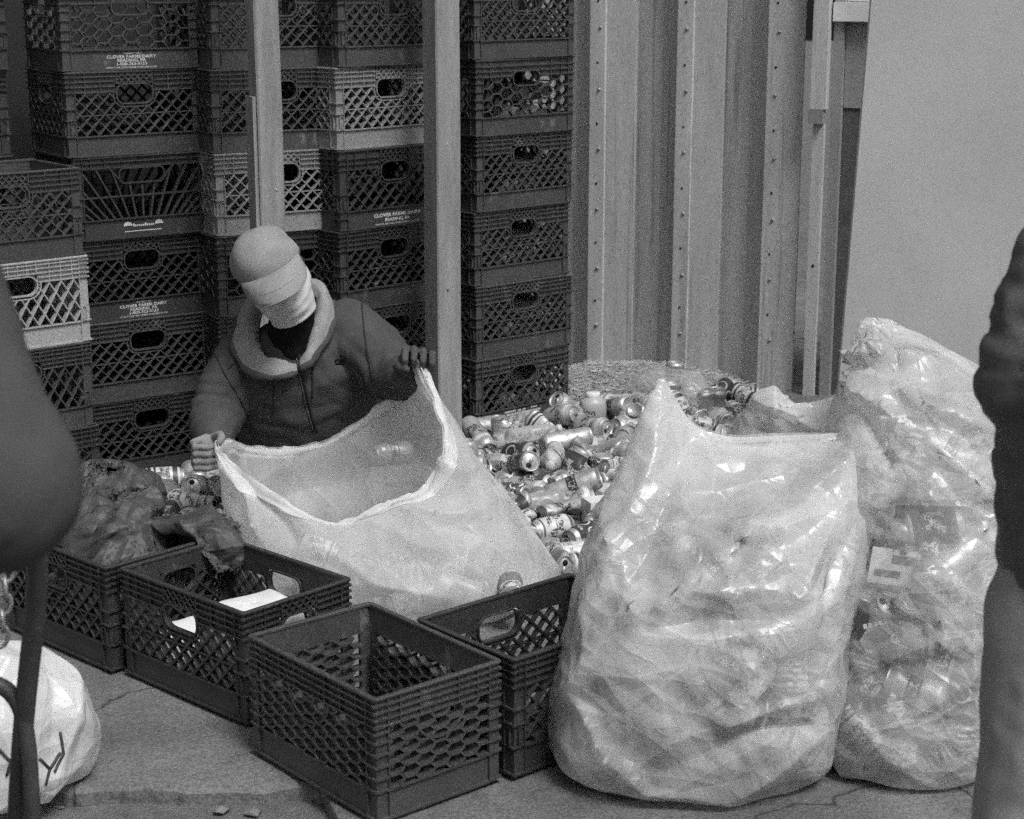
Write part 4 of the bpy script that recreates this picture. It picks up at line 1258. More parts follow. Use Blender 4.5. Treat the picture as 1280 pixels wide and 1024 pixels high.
def relax(P0, slack, attach, iters, seed, init, per=True, floor=None, bend=0.12, solid=None, shrink=1.0, push=None):
    """quasi-static film: edges keep a rest length longer than the drawn shape, so the film folds; attach pulls it to the drawn shape"""
    nv, nu = P0.shape[:2]
    X = P0.copy() + init
    A = attach[..., None] if hasattr(attach, 'shape') else attach
    sl = slack if hasattr(slack, 'shape') else np.full((nv, nu), slack)
    sets = []
    for dv, du, w in ((0, 1, 1.0), (1, 0, 1.0), (1, 1, 0.7), (1, -1, 0.7), (0, 2, bend), (2, 0, bend)):
        a = np.s_[0:nv - dv]
        b = np.s_[dv:nv]
        Q = P0[b] if not du else np.roll(P0[b], -du, 1)
        L = np.linalg.norm(Q - P0[a], axis=2) * (1 + sl[a])
        msk = np.ones(L.shape)
        if not per and du:
            if du > 0: msk[:, nu - du:] = 0
            else: msk[:, :-du] = 0
        sets.append((dv, du, w, L, msk))
    for it in range(iters):
        D = np.zeros_like(X)
        C = np.full((nv, nu, 1), 1e-6)
        for dv, du, w, L, msk in sets:
            xa = X[0:nv - dv]
            xb = X[dv:nv]
            if du: xb = np.roll(xb, -du, 1)
            d = xb - xa
            l = np.linalg.norm(d, axis=2)
            g = (0.5 * w * msk * (l - L) / (l + 1e-9))[..., None] * d
            D[0:nv - dv] += g
            C[0:nv - dv] += (w * msk)[..., None]
            gb = np.roll(g, du, 1) if du else g
            wb = np.roll(w * msk, du, 1) if du else w * msk
            D[dv:nv] -= gb
            C[dv:nv] += wb[..., None]
        X += 1.35 * D / C
        X += A * (P0 - X)
        if push is not None: X = push(X)
        if floor is not None: X[..., 2] = np.maximum(X[..., 2], floor)
    return X


def grid_mesh(X, per=True, close_bottom=None, thick=None):
    nv, nu = X.shape[:2]
    v = X.reshape(-1, 3).tolist()
    f = []
    for j in range(nv - 1):
        for i in range(nu if per else nu - 1):
            i2 = (i + 1) % nu
            f.append((j * nu + i, j * nu + i2, (j + 1) * nu + i2, (j + 1) * nu + i))
    return v, f


def film_object(name, X, mat, parent=None, per=True):
    v, f = grid_mesh(X, per)
    me = bpy.data.meshes.new(name)
    me.from_pydata(v, [], f)
    me.materials.append(mat)
    me.polygons.foreach_set('use_smooth', [True] * len(me.polygons))
    return link(bpy.data.objects.new(name, me), parent)


def film(name, g=0.8, clear=0.3, rough=0.32, translucent=0.5, bump=0.6, vary=0.15, spec=0.5, scale=5.0, white=0.12, tilt=0.5):
    """milky plastic film; creases bend the light and are whiter than the flat film between them"""
    m, t, out = nodes(name)
    L = t.links.new
    tc = nd(t, 'ShaderNodeTexCoord')
    wn_ = nd(t, 'ShaderNodeTexNoise'); wn_.inputs['Scale'].default_value = 3.5; wn_.inputs['Detail'].default_value = 2
    L(tc.outputs['Object'], wn_.inputs['Vector'])
    wv = nd(t, 'ShaderNodeVectorMath', operation='SCALE'); wv.inputs['Scale'].default_value = 0.07
    L(wn_.outputs['Color'], wv.inputs[0])
    wa = nd(t, 'ShaderNodeVectorMath', operation='ADD'); L(tc.outputs['Object'], wa.inputs[0]); L(wv.outputs[0], wa.inputs[1])
    ridges, hs = [], []
    for ang, sc, st in ((tilt, scale, 2.6), (tilt - 1.0, scale * 2.1, 2.2), (tilt + 1.2, scale * 0.8, 3.0)):
        mp = nd(t, 'ShaderNodeMapping')
        mp.inputs['Scale'].default_value = (sc / st, sc, sc)
        vr = nd(t, 'ShaderNodeVectorRotate', rotation_type='EULER_XYZ'); vr.inputs['Rotation'].default_value = (0.2, ang, 0.3)
        L(wa.outputs[0], vr.inputs['Vector']); L(vr.outputs[0], mp.inputs[0])
        n = nd(t, 'ShaderNodeTexVoronoi', feature='DISTANCE_TO_EDGE'); n.inputs['Scale'].default_value = 1.0
        L(mp.outputs[0], n.inputs['Vector'])
        s3 = nd(t, 'ShaderNodeMapRange'); s3.inputs['From Min'].default_value = 0.0; s3.inputs['From Max'].default_value = 0.05; s3.inputs['To Min'].default_value = 1.0; s3.inputs['To Max'].default_value = 0.0
        L(n.outputs['Distance'], s3.inputs['Value'])
        ridges.append(s3.outputs[0]); hs.append(n.outputs['Distance'])
    a1 = nd(t, 'ShaderNodeMath', operation='MULTIPLY_ADD'); a1.inputs[1].default_value = 0.45; L(hs[1], a1.inputs[0]); L(hs[0], a1.inputs[2])
    a2 = nd(t, 'ShaderNodeMath', operation='MULTIPLY_ADD'); a2.inputs[1].default_value = 0.8; L(hs[2], a2.inputs[0]); L(a1.outputs[0], a2.inputs[2])
    bu = nd(t, 'ShaderNodeBump'); bu.inputs['Strength'].default_value = bump; bu.inputs['Distance'].default_value = 0.035; bu.invert = True
    L(a2.outputs[0], bu.inputs['Height'])
    pr = nd(t, 'ShaderNodeBsdfPrincipled')
    pr.inputs['Base Color'].default_value = (g, g, g, 1)
    pr.inputs['Roughness'].default_value = rough
    pr.inputs['Specular IOR Level'].default_value = spec
    L(bu.outputs[0], pr.inputs['Normal'])
    tl = nd(t, 'ShaderNodeBsdfTranslucent'); tl.inputs['Color'].default_value = (g, g, g, 1)
    L(bu.outputs[0], tl.inputs['Normal'])
    mx = nd(t, 'ShaderNodeMixShader'); mx.inputs[0].default_value = translucent
    L(pr.outputs[0], mx.inputs[1]); L(tl.outputs[0], mx.inputs[2])
    tr = nd(t, 'ShaderNodeBsdfTransparent'); tr.inputs[0].default_value = (0.95, 0.95, 0.95, 1)
    n2 = nd(t, 'ShaderNodeTexNoise'); n2.inputs['Scale'].default_value = 5.5; n2.inputs['Detail'].default_value = 4
    L(tc.outputs['Object'], n2.inputs['Vector'])
    mr = nd(t, 'ShaderNodeMapRange'); mr.inputs['From Min'].default_value = 0.35; mr.inputs['From Max'].default_value = 0.65
    mr.inputs['To Min'].default_value = max(0, clear - vary); mr.inputs['To Max'].default_value = clear + vary
    L(n2.outputs['Fac'], mr.inputs['Value'])
    sq = nd(t, 'ShaderNodeMath', operation='POWER'); sq.inputs[1].default_value = 2.0; L(ridges[0], sq.inputs[0])
    wh = nd(t, 'ShaderNodeMath', operation='MULTIPLY'); wh.inputs[1].default_value = white; L(sq.outputs[0], wh.inputs[0])
    cl = nd(t, 'ShaderNodeMath', operation='SUBTRACT', use_clamp=True); L(mr.outputs[0], cl.inputs[0]); L(wh.outputs[0], cl.inputs[1])
    m2 = nd(t, 'ShaderNodeMixShader')
    L(cl.outputs[0], m2.inputs[0]); L(mx.outputs[0], m2.inputs[1]); L(tr.outputs[0], m2.inputs[2])
    L(m2.outputs[0], out.inputs['Surface'])
    MATS[name] = m
    return m


M_film = film('milky_film', g=0.84, clear=0.30, translucent=0.40, rough=0.22, bump=0.6, vary=0.20, scale=8.0, tilt=0.45, spec=0.65)
M_film2 = film('clearer_film', g=0.84, clear=0.42, translucent=0.38, rough=0.20, bump=0.65, vary=0.20, scale=9.0, tilt=0.35, spec=0.65)
M_film3 = film('white_film', g=0.90, clear=0.30, translucent=0.5, rough=0.38, bump=0.35, vary=0.08, scale=8.0, tilt=-0.5, white=0.10, spec=0.35)
M_cuff = film('double_film', g=0.88, clear=0.06, translucent=0.45, rough=0.40, bump=0.2, vary=0.04, scale=9.0, tilt=0.2, spec=0.35)
M_blackfilm = film('black_film', g=0.065, clear=0.0, translucent=0.0, rough=0.50, bump=0.5, vary=0.0, spec=0.35, scale=14.0, tilt=1.2)


def rings_to_grid(rings, nv, nu):
    g = np.stack([crom(r, nu, True) for r in rings])      # rings have the same number of control points
    return crom(g, nv, False)


def oval(cx, cy, z, ax, ay, n=12, rot=0.0, sq=1.0, tilt=0.0):
    """ring of n points, squarish when sq < 1; starts at +x, counter-clockwise; tilt raises +x side"""
    o = []
    for k in range(n):
        a = 2 * math.pi * k / n
        c, s = math.cos(a), math.sin(a)
        c = math.copysign(abs(c) ** sq, c); s = math.copysign(abs(s) ** sq, s)
        x, y = ax * c, ay * s
        o.append((cx + x * math.cos(rot) - y * math.sin(rot), cy + x * math.sin(rot) + y * math.cos(rot), z + tilt * c))
    return o


def folds(P, seed, amp, scale, direction, squeeze=4.0, per=True):
    """long ridges running along `direction`"""
    d = np.array(direction, float); d /= np.linalg.norm(d)
    S = np.eye(3) - (1 - 1 / squeeze) * np.outer(d, d)
    n = vnoise(P, scale, seed, S)
    r = 1 - 2.2 * np.abs(n)
    return amp * r


def fan(X, anchors, seed):
    """pleats that radiate from the points where the film is gripped or snagged: (x, z, side, n, amp, reach)"""
    Nn = grid_normals(X)
    h = np.zeros(X.shape[:2])
    for q, (ax, ay, az, fr, amp, reach) in enumerate(anchors):
        dx, dy, dz = X[..., 0] - ax, X[..., 1] - ay, X[..., 2] - az
        r = np.sqrt(dx * dx + dy * dy + dz * dz)
        th = np.arctan2(dz, dx)
        Q = np.stack([np.cos(th) * fr, np.sin(th) * fr, r * 4.0 + q * 7.3 + seed], -1)
        n = vnoise(Q, 1.0, seed + q)
        h += amp * (0.5 - 2.0 * np.abs(n)) * np.exp(-(r / reach) ** 2) * np.clip(r / 0.05, 0, 1)
    return X + Nn * h[..., None]


def crinkle(X, seed, amp, scale, direction, squeeze):
    """crumples the film into flat panes between straight creases"""
    Nn = grid_normals(X)
    d = np.array(direction, float); d /= np.linalg.norm(d)
    S = np.eye(3) - (1 - 1 / squeeze) * np.outer(d, d)
    W = np.stack([vnoise(X, 5.0, seed + q) for q in (1, 2, 3)], -1) * 0.035
    Q = (((X + W) * scale) @ S).reshape(-1, 3)
    h = np.empty(len(Q))
    for i, q in enumerate(Q):
        ds = noise.voronoi((q[0] + seed * 3.1, q[1], q[2] + seed * 1.7))[0]
        h[i] = ds[1] - ds[0]
    h = h.reshape(X.shape[:2])
    w = np.clip(0.55 + 1.4 * vnoise(X, 4.0, seed + 3), 0.15, 1)
    return X - Nn * (amp * (h - 0.3) * w)[..., None]


def facet(X, nit=8, vit=14, sig=0.09, per=True):
    """flattens a wavy sheet into flat patches that meet in sharp creases (bilateral filtering of its normals)"""
    nv, nu = X.shape[:2]
    def sh(A, dv, du):
        B = np.roll(A, -du, 1) if du else A
        if dv:
            B = np.concatenate([B[dv:], np.repeat(B[-1:], dv, 0)]) if dv > 0 else np.concatenate([np.repeat(B[:1], -dv, 0), B[:dv]])
        return B
    nb = [(dv, du) for dv in (-2, -1, 0, 1, 2) for du in (-2, -1, 0, 1, 2) if (dv or du) and abs(dv) + abs(du) < 4]
    for rep in range(2):
        N = grid_normals(X, per)
        for it in range(nit):
            A = N.copy()
            for dv, du in nb:
                M = sh(N, dv, du)
                w = np.exp(-np.sum((M - N) ** 2, 2) / (2 * sig * sig))[..., None]
                A += w * M
            N = A / (np.linalg.norm(A, axis=2, keepdims=True) + 1e-9)
        for it in range(vit):
            D = np.zeros_like(X)
            for dv, du in ((0, 1), (0, -1), (1, 0), (-1, 0)):
                Y = sh(X, dv, du); M = sh(N, dv, du)
                e = Y - X
                D += M * np.sum(M * e, 2, keepdims=True) + N * np.sum(N * e, 2, keepdims=True)
            X = X + D * (0.9 / 8)
    return X


def crease(X, lines, mask, seed=0, k=1.0):
    """sharp folds along drawn lines (amp, width, [(x, z), ...]) on the side of the film where mask is 1"""
    Nn = grid_normals(X)
    wob = 0.012 * vnoise(X, 12, seed)
    px, pz = X[..., 0] + wob, X[..., 2] + 0.012 * vnoise(X, 12, seed + 3)
    h = np.zeros(X.shape[:2])
    for amp, w, pts in lines:
        d = np.full(h.shape, 9.0); T = np.zeros(h.shape)
        n = len(pts) - 1
        for i in range(n):
            (ax, az), (bx, bz) = pts[i], pts[i + 1]
            dx, dz = bx - ax, bz - az
            t = np.clip(((px - ax) * dx + (pz - az) * dz) / (dx * dx + dz * dz), 0, 1)
            dd = np.hypot(px - ax - t * dx, pz - az - t * dz)
            T = np.where(dd < d, (i + t) / n, T); d = np.minimum(d, dd)
        h += k * amp * np.exp(-d / w) * (0.25 + 0.75 * np.sin(np.pi * np.clip(T, 0.02, 0.98)) ** 0.5)
    sgn = np.where((Nn[..., 1] > 0), -1.0, 1.0)          # ridges stand out towards the open side
    return X + Nn * (h * mask * sgn)[..., None]


# fill of the bags: cans and bottles pressed against the film
def fill(inner, n, seed, gap, label, group, tones, mass=0, top=0.5):
    """inner: grid of film points shrunk inwards; cans go just inside it"""
    rr = random.Random(seed)
    done = []
    nv, nu = inner.shape[:2]
    N_ = grid_normals(inner)
    c = inner.mean((0, 1))
    pts = inner[::2, ::2].reshape(-1, 3)
    m = MB()
    nm = tries = 0
    while (len(done) < n + mass) and tries < (n + mass) * 80:
        tries += 1
        bulk = len(done) >= n
        j, i = rr.randrange(3, nv - 3), rr.randrange(nu)
        p = inner[j, i]
        nn = N_[j, i]
        if np.dot(nn, c - p) < 0: nn = -nn
        if not bulk and nn[1] < 0.25: continue           # the film turned towards the camera
        dpt = rr.uniform(0.040, 0.060) if not bulk else rr.choice((0.05, 0.07, 0.12, 0.16))
        q = Vector(p + nn * dpt)
        if q.z < 0.040 or q.z > top: continue
        if any((q - e).length < gap for e in done): continue
        nv3 = Vector(nn)
        t1 = nv3.orthogonal().normalized(); t2 = nv3.cross(t1)
        a = rr.uniform(0, 6.28)
        d = (t1 * math.cos(a) + t2 * math.sin(a) + nv3 * rr.uniform(-0.25, 0.25)).normalized()
        k = rr.choices([0, 1, 2, 3], [0.5, 0.12, 0.26, 0.12])[0]
        hl = {0: 0.05, 1: 0.068, 2: 0.05, 3: 0.02}[k]
        rel = pts - np.array(q)
        tt = np.clip(rel @ np.array(d), -hl, hl)
        if np.min(np.linalg.norm(rel - tt[:, None] * np.array(d), axis=1)) < 0.0365: continue
        if q.z - abs(d.z) * (hl + 0.01) < 0.035: continue
        done.append(q)
        li = rr.choice(tones)
        if not bulk:
            qr = axis_rot(d, rr.uniform(0, 6))
            can(k, rr.randrange(5), li, q, qr, label(k, li, q, qr), group)
        else:
            M = axis_rot(d, rr.uniform(0, 6)).to_matrix().to_4x4(); M.translation = q
            me = CANM[k, rr.randrange(5)][0]
            m.add([M @ v.co for v in me.vertices], [tuple(f.vertices) for f in me.polygons], rr.randrange(3))
    if m.v:
        o = m.build('heaped_cans', [LAB[0][1], LAB[8][1], LAB[5][1]], None, True)
        tag(o, 'mass of mixed cans filling ' + group.replace('cans inside ', ''), 'cans', kind='stuff')
    return done


# ---- front bag
r1 = [
    oval(0.400, 3.660, 0.004, 0.02, 0.02, 16),
    oval(0.395, 3.655, 0.003, 0.17, 0.14, 16, sq=0.85),
    oval(0.390, 3.650, 0.012, 0.255, 0.195, 16, sq=0.8),
    oval(0.388, 3.650, 0.060, 0.298, 0.225, 16, sq=0.78),
    oval(0.395, 3.650, 0.150, 0.300, 0.240, 16, sq=0.78),
    oval(0.410, 3.655, 0.260, 0.292, 0.235, 16, sq=0.80),
    oval(0.430, 3.665, 0.370, 0.287, 0.220, 16, sq=0.82),
    oval(0.455, 3.690, 0.470, 0.285, 0.185, 16, sq=0.85),
    oval(0.500, 3.730, 0.560, 0.285, 0.130, 16, rot=0.05),
    oval(0.540, 3.770, 0.630, 0.270, 0.065, 16, rot=0.06),
    oval(0.560, 3.800, 0.668, 0.265, 0.026, 16, rot=0.06),
    oval(0.570, 3.815, 0.690, 0.262, 0.012, 16, rot=0.06),
]
# the slack top is pulled up into a peak at the left corner
for q, up in ((7, 0.01), (8, 0.035), (9, 0.075), (10, 0.11), (11, 0.125)):
    for k in range(16):
        x = r1[q][k][0]
        w = math.exp(-((x - (0.235 + 0.017 * q - 0.10)) / 0.055) ** 2)
        r1[q][k] = (x, r1[q][k][1] - 0.0 * w, r1[q][k][2] + up * w)
NV1, NU1 = 132, 250
P = rings_to_grid(r1, NV1, NU1)
Nn = grid_normals(P)
vz = np.linspace(0, 1, NV1)[:, None]
lump = vnoise(P, 8.5, 2, None, 2)
init = Nn * (0.012 * lump * np.clip((0.9 - vz) * 3, 0, 1) * np.clip(vz * 8, 0, 1) + folds(P, 3, 0.016, 5.0, (0.85, 0.1, 0.50), 3.5) + folds(P, 9, 0.008, 9.0, (0.6, 0, -0.8), 3.0))[..., None]
att = 0.0035 + 0.05 * np.clip(0.12 - vz, 0, 1) * 8 + 0.06 * np.clip(vz - 0.93, 0, 1) * 12 + 0 * P[..., 0]
X1 = relax(P, 0.075, att, 130, 1, init, floor=0.002)
X1 = crease(X1, [(0.02, 0.022, [(0.759, 0.686), (0.612, 0.581), (0.48, 0.524), (0.258, 0.402)]), (0.016, 0.02, [(0.169, 0.599), (0.208, 0.524), (0.252, 0.395)]), (0.016, 0.016, [(0.255, 0.395), (0.386, 0.448), (0.579, 0.443)]), (-0.014, 0.018, [(0.259, 0.378), (0.42, 0.402), (0.581, 0.397)]), (0.014, 0.016, [(0.259, 0.362), (0.421, 0.362), (0.661, 0.414)]), (0.016, 0.016, [(0.433, 0.194), (0.464, 0.267), (0.486, 0.328)]), (0.014, 0.016, [(0.43, 0.192), (0.539, 0.229), (0.665, 0.246)]), (-0.012, 0.02, [(0.426, 0.171), (0.524, 0.18), (0.655, 0.171)]), (0.014, 0.018, [(0.122, 0.232), (0.181, 0.127), (0.264, 0.046), (0.471, 0.02)]), (0.013, 0.018, [(0.607, 0.136), (0.527, 0.082), (0.438, 0.029)]), (0.014, 0.02, [(0.321, 0.756), (0.272, 0.615), (0.208, 0.494), (0.154, 0.354)]), (-0.012, 0.02, [(0.353, 0.659), (0.266, 0.494), (0.209, 0.422)]), (0.01, 0.014, [(0.357, 0.651), (0.544, 0.642), (0.749, 0.615)]), (0.01, 0.014, [(0.364, 0.581), (0.439, 0.555), (0.514, 0.538)]), (0.012, 0.016, [(0.695, 0.581), (0.61, 0.49), (0.556, 0.422)]), (-0.012, 0.018, [(0.725, 0.564), (0.643, 0.456), (0.647, 0.354)]), (0.01, 0.014, [(0.098, 0.18), (0.146, 0.267), (0.17, 0.354)]), (0.01, 0.014, [(0.341, 0.302), (0.391, 0.25), (0.433, 0.194)]), (0.012, 0.016, [(0.529, 0.581), (0.433, 0.494), (0.336, 0.524)])], (X1[..., 1] < 3.72 + 0.2 * (X1[..., 2] > 0.55)) * 1.0, 41, 1.9)
X1 = crinkle(X1, 51, 0.024, 5.0, (0.85, 0.1, 0.5), 2.2)
X1 = facet(X1)
X1[..., 2] = np.maximum(X1[..., 2], 0.002)
bag1 = film_object('bag_of_cans', X1, M_film)
tag(bag1, 'large milky plastic bag full of cans standing in front, creased and slumped', 'plastic bag', 'filled bags of cans')

# ---- right-hand bag, leaning, clearer
r2 = [
    oval(0.830, 3.640, 0.004, 0.02, 0.02, 16),
    oval(0.835, 3.640, 0.004, 0.10, 0.10, 16),
    oval(0.850, 3.650, 0.020, 0.165, 0.15, 16, sq=0.9),
    oval(0.865, 3.665, 0.090, 0.200, 0.18, 16, sq=0.85),
    oval(0.880, 3.690, 0.200, 0.208, 0.20, 16, sq=0.85),
    oval(0.890, 3.720, 0.320, 0.200, 0.20, 16, sq=0.88),
    oval(0.900, 3.750, 0.440, 0.195, 0.20, 16, sq=0.88),
    oval(0.908, 3.790, 0.560, 0.205, 0.19, 16, sq=0.9),
    oval(0.905, 3.840, 0.660, 0.205, 0.17, 16, sq=0.95),
    oval(0.912, 3.880, 0.750, 0.182, 0.14, 16),
    oval(0.880, 3.910, 0.825, 0.118, 0.085, 16),
    oval(0.835, 3.930, 0.880, 0.060, 0.030, 16),
    oval(0.800, 3.945, 0.915, 0.026, 0.010, 16),
]
NV2, NU2 = 130, 210
P = rings_to_grid(r2, NV2, NU2)
Nn = grid_normals(P)
vz = np.linspace(0, 1, NV2)[:, None]
lump = vnoise(P, 10, 4, None, 2)
neck = np.array([0.70, 3.80, 0.66])
dn = P - neck
rad = folds(P, 5, 0.022, 7.0, (1.0, 0.0, -0.12), 5.0) * np.exp(-((P[..., 2] - 0.64) / 0.22) ** 2)
init = Nn * (0.014 * lump * np.clip((0.8 - vz) * 4, 0, 1) * np.clip(vz * 8, 0, 1) + rad + folds(P, 6, 0.020, 7.0, (0.8, 0.1, 0.35), 3.0))[..., None]
att = 0.0035 + 0.05 * np.clip(0.12 - vz, 0, 1) * 8 + 0.05 * np.clip(vz - 0.92, 0, 1) * 12 + 0 * P[..., 0]
X2 = relax(P, 0.085, att, 130, 2, init, floor=0.002)
X2 = crease(X2, [(0.02, 0.02, [(0.686, 0.809), (0.814, 0.797), (1.032, 0.704)]), (0.018, 0.018, [(0.686, 0.804), (0.799, 0.748), (0.986, 0.607)]), (0.016, 0.018, [(0.691, 0.818), (0.794, 0.853), (0.947, 0.835)]), (-0.014, 0.018, [(0.692, 0.801), (0.767, 0.713), (0.805, 0.642)]), (0.016, 0.018, [(0.719, 0.571), (0.799, 0.597), (0.909, 0.607)]), (0.018, 0.018, [(0.695, 0.372), (0.792, 0.424), (0.919, 0.511)]), (-0.014, 0.018, [(0.699, 0.459), (0.804, 0.511), (0.967, 0.528)]), (0.016, 0.016, [(0.919, 0.511), (0.876, 0.389), (0.898, 0.301)]), (0.016, 0.018, [(0.804, 0.176), (0.886, 0.212), (0.99, 0.284)]), (0.014, 0.018, [(0.704, 0.176), (0.775, 0.086), (0.863, 0.031)]), (0.014, 0.016, [(0.905, 0.678), (0.977, 0.624), (1.003, 0.597)]), (0.016, 0.018, [(0.799, 0.917), (0.79, 0.844), (0.694, 0.818)]), (-0.012, 0.018, [(0.832, 0.899), (0.827, 0.826), (0.712, 0.809)]), (0.012, 0.016, [(0.821, 0.494), (0.907, 0.424), (1.008, 0.389)]), (0.012, 0.016, [(0.733, 0.266), (0.83, 0.319), (1.004, 0.337)])], (X2[..., 1] < 3.80 + 0.3 * (X2[..., 2] > 0.6)) * 1.0, 42, 1.9)
X2 = crinkle(X2, 52, 0.030, 7.0, (0.8, 0.1, 0.5), 2.2)
X2 = facet(X2)
X2[..., 2] = np.maximum(X2[..., 2], 0.002)
bag2 = film_object('bag_of_cans', X2, M_film2)
tag(bag2, 'tall clear plastic bag of cans with pointed top beside the person in trousers', 'plastic bag', 'filled bags of cans')

# ---- third bag, its slack shoulder shows between the two
r3 = [
    oval(0.720, 4.130, 0.004, 0.02, 0.02, 16),
    oval(0.720, 4.130, 0.004, 0.14, 0.10, 16),
    oval(0.720, 4.130, 0.040, 0.22, 0.15, 16, sq=0.9),
    oval(0.725, 4.130, 0.200, 0.235, 0.165, 16, sq=0.85),
    oval(0.730, 4.130, 0.380, 0.235, 0.160, 16, sq=0.85),
    oval(0.735, 4.130, 0.500, 0.230, 0.140, 16, sq=0.9),
    oval(0.735, 4.120, 0.580, 0.225, 0.110, 16),
    oval(0.735, 4.090, 0.635, 0.210, 0.075, 16, tilt=0.02),
    oval(0.745, 4.070, 0.672, 0.190, 0.040, 16, tilt=0.03),
    oval(0.750, 4.060, 0.700, 0.175, 0.012, 16, tilt=0.035),
    oval(0.755, 4.060, 0.715, 0.140, 0.006, 16, tilt=0.035),
]
for q, up in ((6, 0.015), (7, 0.035), (8, 0.050), (9, 0.055), (10, 0.055)):
    for k in range(16):
        x = r3[q][k][0]
        w = math.exp(-((x - 0.565) / 0.05) ** 2)
        r3[q][k] = (x, r3[q][k][1], r3[q][k][2] + up * w)
P = rings_to_grid(r3, 90, 150)
Nn = grid_normals(P)
init = Nn * (0.012 * vnoise(P, 10, 14, None, 2) + folds(P, 15, 0.022, 7.0, (1.0, 0.0, 0.25), 4.0))[..., None]
X3 = relax(P, 0.08, 0.006, 90, 3, init, floor=0.002)
X3 = crease(X3, [(0.022, 0.018, [(0.86, 0.66), (0.74, 0.64), (0.56, 0.70)]), (0.020, 0.018, [(0.86, 0.64), (0.72, 0.58), (0.56, 0.60)]), (-0.016, 0.018, [(0.86, 0.65), (0.72, 0.61), (0.54, 0.65)]), (0.016, 0.016, [(0.58, 0.76), (0.60, 0.66), (0.66, 0.58)])], (X3[..., 1] < 4.25) * 1.0, 43, 1.6)
X3 = crinkle(X3, 53, 0.018, 9.0, (1.0, 0.1, 0.2), 2.2)
X3 = facet(X3)
bag3 = film_object('bag_of_cans', X3, M_film)
tag(bag3, 'milky plastic bag of cans wedged behind, only its wrinkled shoulder showing', 'plastic bag', 'filled bags of cans')

fill(X1[6:96], 46, 21, 0.062, lambda k, li, q, r: '%s %s, %s, %s large front bag' % (STATE[k], LAB[li][0], POSE(r), 'low in' if q.z < 0.2 else 'midway up' if q.z < 0.38 else 'high in'), 'cans inside the front bag', [0, 1, 2, 3, 4, 5, 7, 8, 2], mass=70)
fill(X2[6:100], 56, 22, 0.062, lambda k, li, q, r: '%s %s, %s, %s tall clear bag' % (STATE[k], LAB[li][0], POSE(r), 'low in' if q.z < 0.22 else 'midway up' if q.z < 0.45 else 'high in'), 'cans inside the tall clear bag', [0, 1, 2, 3, 4, 5, 6, 7, 8, 2, 2], mass=60, top=0.68)
fill(X3[20:66], 10, 23, 0.065, lambda k, li, q, r: '%s %s, %s inside the rear bag' % (STATE[k], LAB[li][0], POSE(r)), 'cans inside the rear bag', [0, 1, 3, 4, 5], mass=20)

# ---- open bag held by the worker
rim = [(-0.259, 4.800, 0.640), (-0.310, 4.900, 0.545), (-0.443, 4.985, 0.415), (-0.558, 5.000, 0.350), (-0.699, 4.940, 0.353), (-0.796, 4.790, 0.420),
       (-0.745, 4.700, 0.380), (-0.640, 4.620, 0.330), (-0.480, 4.555, 0.258), (-0.345, 4.575, 0.298), (-0.225, 4.610, 0.352), (-0.190, 4.680, 0.470)]
rim2 = [(-0.245, 4.800, 0.575), (-0.290, 4.900, 0.490), (-0.430, 4.980, 0.380), (-0.555, 4.990, 0.315), (-0.690, 4.930, 0.315), (-0.790, 4.790, 0.370),
        (-0.750, 4.690, 0.335), (-0.640, 4.600, 0.280), (-0.470, 4.535, 0.236), (-0.325, 4.545, 0.265), (-0.205, 4.585, 0.315), (-0.160, 4.680, 0.430)]
mid = [(-0.140, 4.840, 0.420), (-0.240, 4.900, 0.390), (-0.420, 4.960, 0.300), (-0.560, 4.970, 0.250), (-0.680, 4.910, 0.240), (-0.765, 4.780, 0.270),
       (-0.735, 4.660, 0.235), (-0.620, 4.560, 0.200), (-0.445, 4.490, 0.180), (-0.280, 4.480, 0.190), (-0.140, 4.540, 0.230), (-0.085, 4.680, 0.310)]
low = [(0.010, 4.860, 0.200), (-0.130, 4.900, 0.240), (-0.380, 4.920, 0.200), (-0.560, 4.920, 0.160), (-0.680, 4.880, 0.150), (-0.735, 4.770, 0.150),
       (-0.700, 4.640, 0.140), (-0.580, 4.520, 0.125), (-0.400, 4.445, 0.120), (-0.220, 4.430, 0.125), (-0.080, 4.490, 0.140), (0.020, 4.650, 0.170)]
bot = [(0.105, 4.860, 0.055), (-0.060, 4.940, 0.070), (-0.360, 4.910, 0.060), (-0.540, 4.890, 0.050), (-0.660, 4.850, 0.045), (-0.700, 4.760, 0.045),
       (-0.660, 4.640, 0.045), (-0.540, 4.510, 0.045), (-0.380, 4.440, 0.050), (-0.200, 4.420, 0.050), (-0.040, 4.480, 0.055), (0.090, 4.660, 0.060)]
cen = (-0.28, 4.68)
flo = [(cen[0] + (x - cen[0]) * 0.86, cen[1] + (y - cen[1]) * 0.86, 0.006) for x, y, z in bot]
fl2 = [(cen[0] + (x - cen[0]) * 0.05, cen[1] + (y - cen[1]) * 0.05, 0.005) for x, y, z in bot]
P = rings_to_grid([fl2, flo, bot, low, mid, rim2, rim], 120, 250)
P[-1, :, 2] += 0.010 * np.array([noise.noise((q[0] * 22, q[1] * 22, 1)) for q in P[-1]])
Nn = grid_normals(P)
vz = np.linspace(0, 1, 120)[:, None]
fold_to_hand = folds(P, 31, 0.022, 6.0, (0.35, -0.1, 0.9), 5.0)
init = Nn * (fold_to_hand * np.clip(vz * 2 - 0.3, 0, 1) + folds(P, 32, 0.014, 6.0, (0.9, 0.0, 0.3), 3.0) + 0.010 * vnoise(P, 9, 33, None, 2) * np.clip(1.4 - 2 * vz, 0, 1))[..., None]
att = 0.006 + 0.10 * np.clip(vz - 0.9, 0, 1) * 10 + 0.05 * np.clip(0.15 - vz, 0, 1) * 7 + 0 * P[..., 0]
XO = relax(P, 0.06, att, 110, 4, init, floor=0.002)
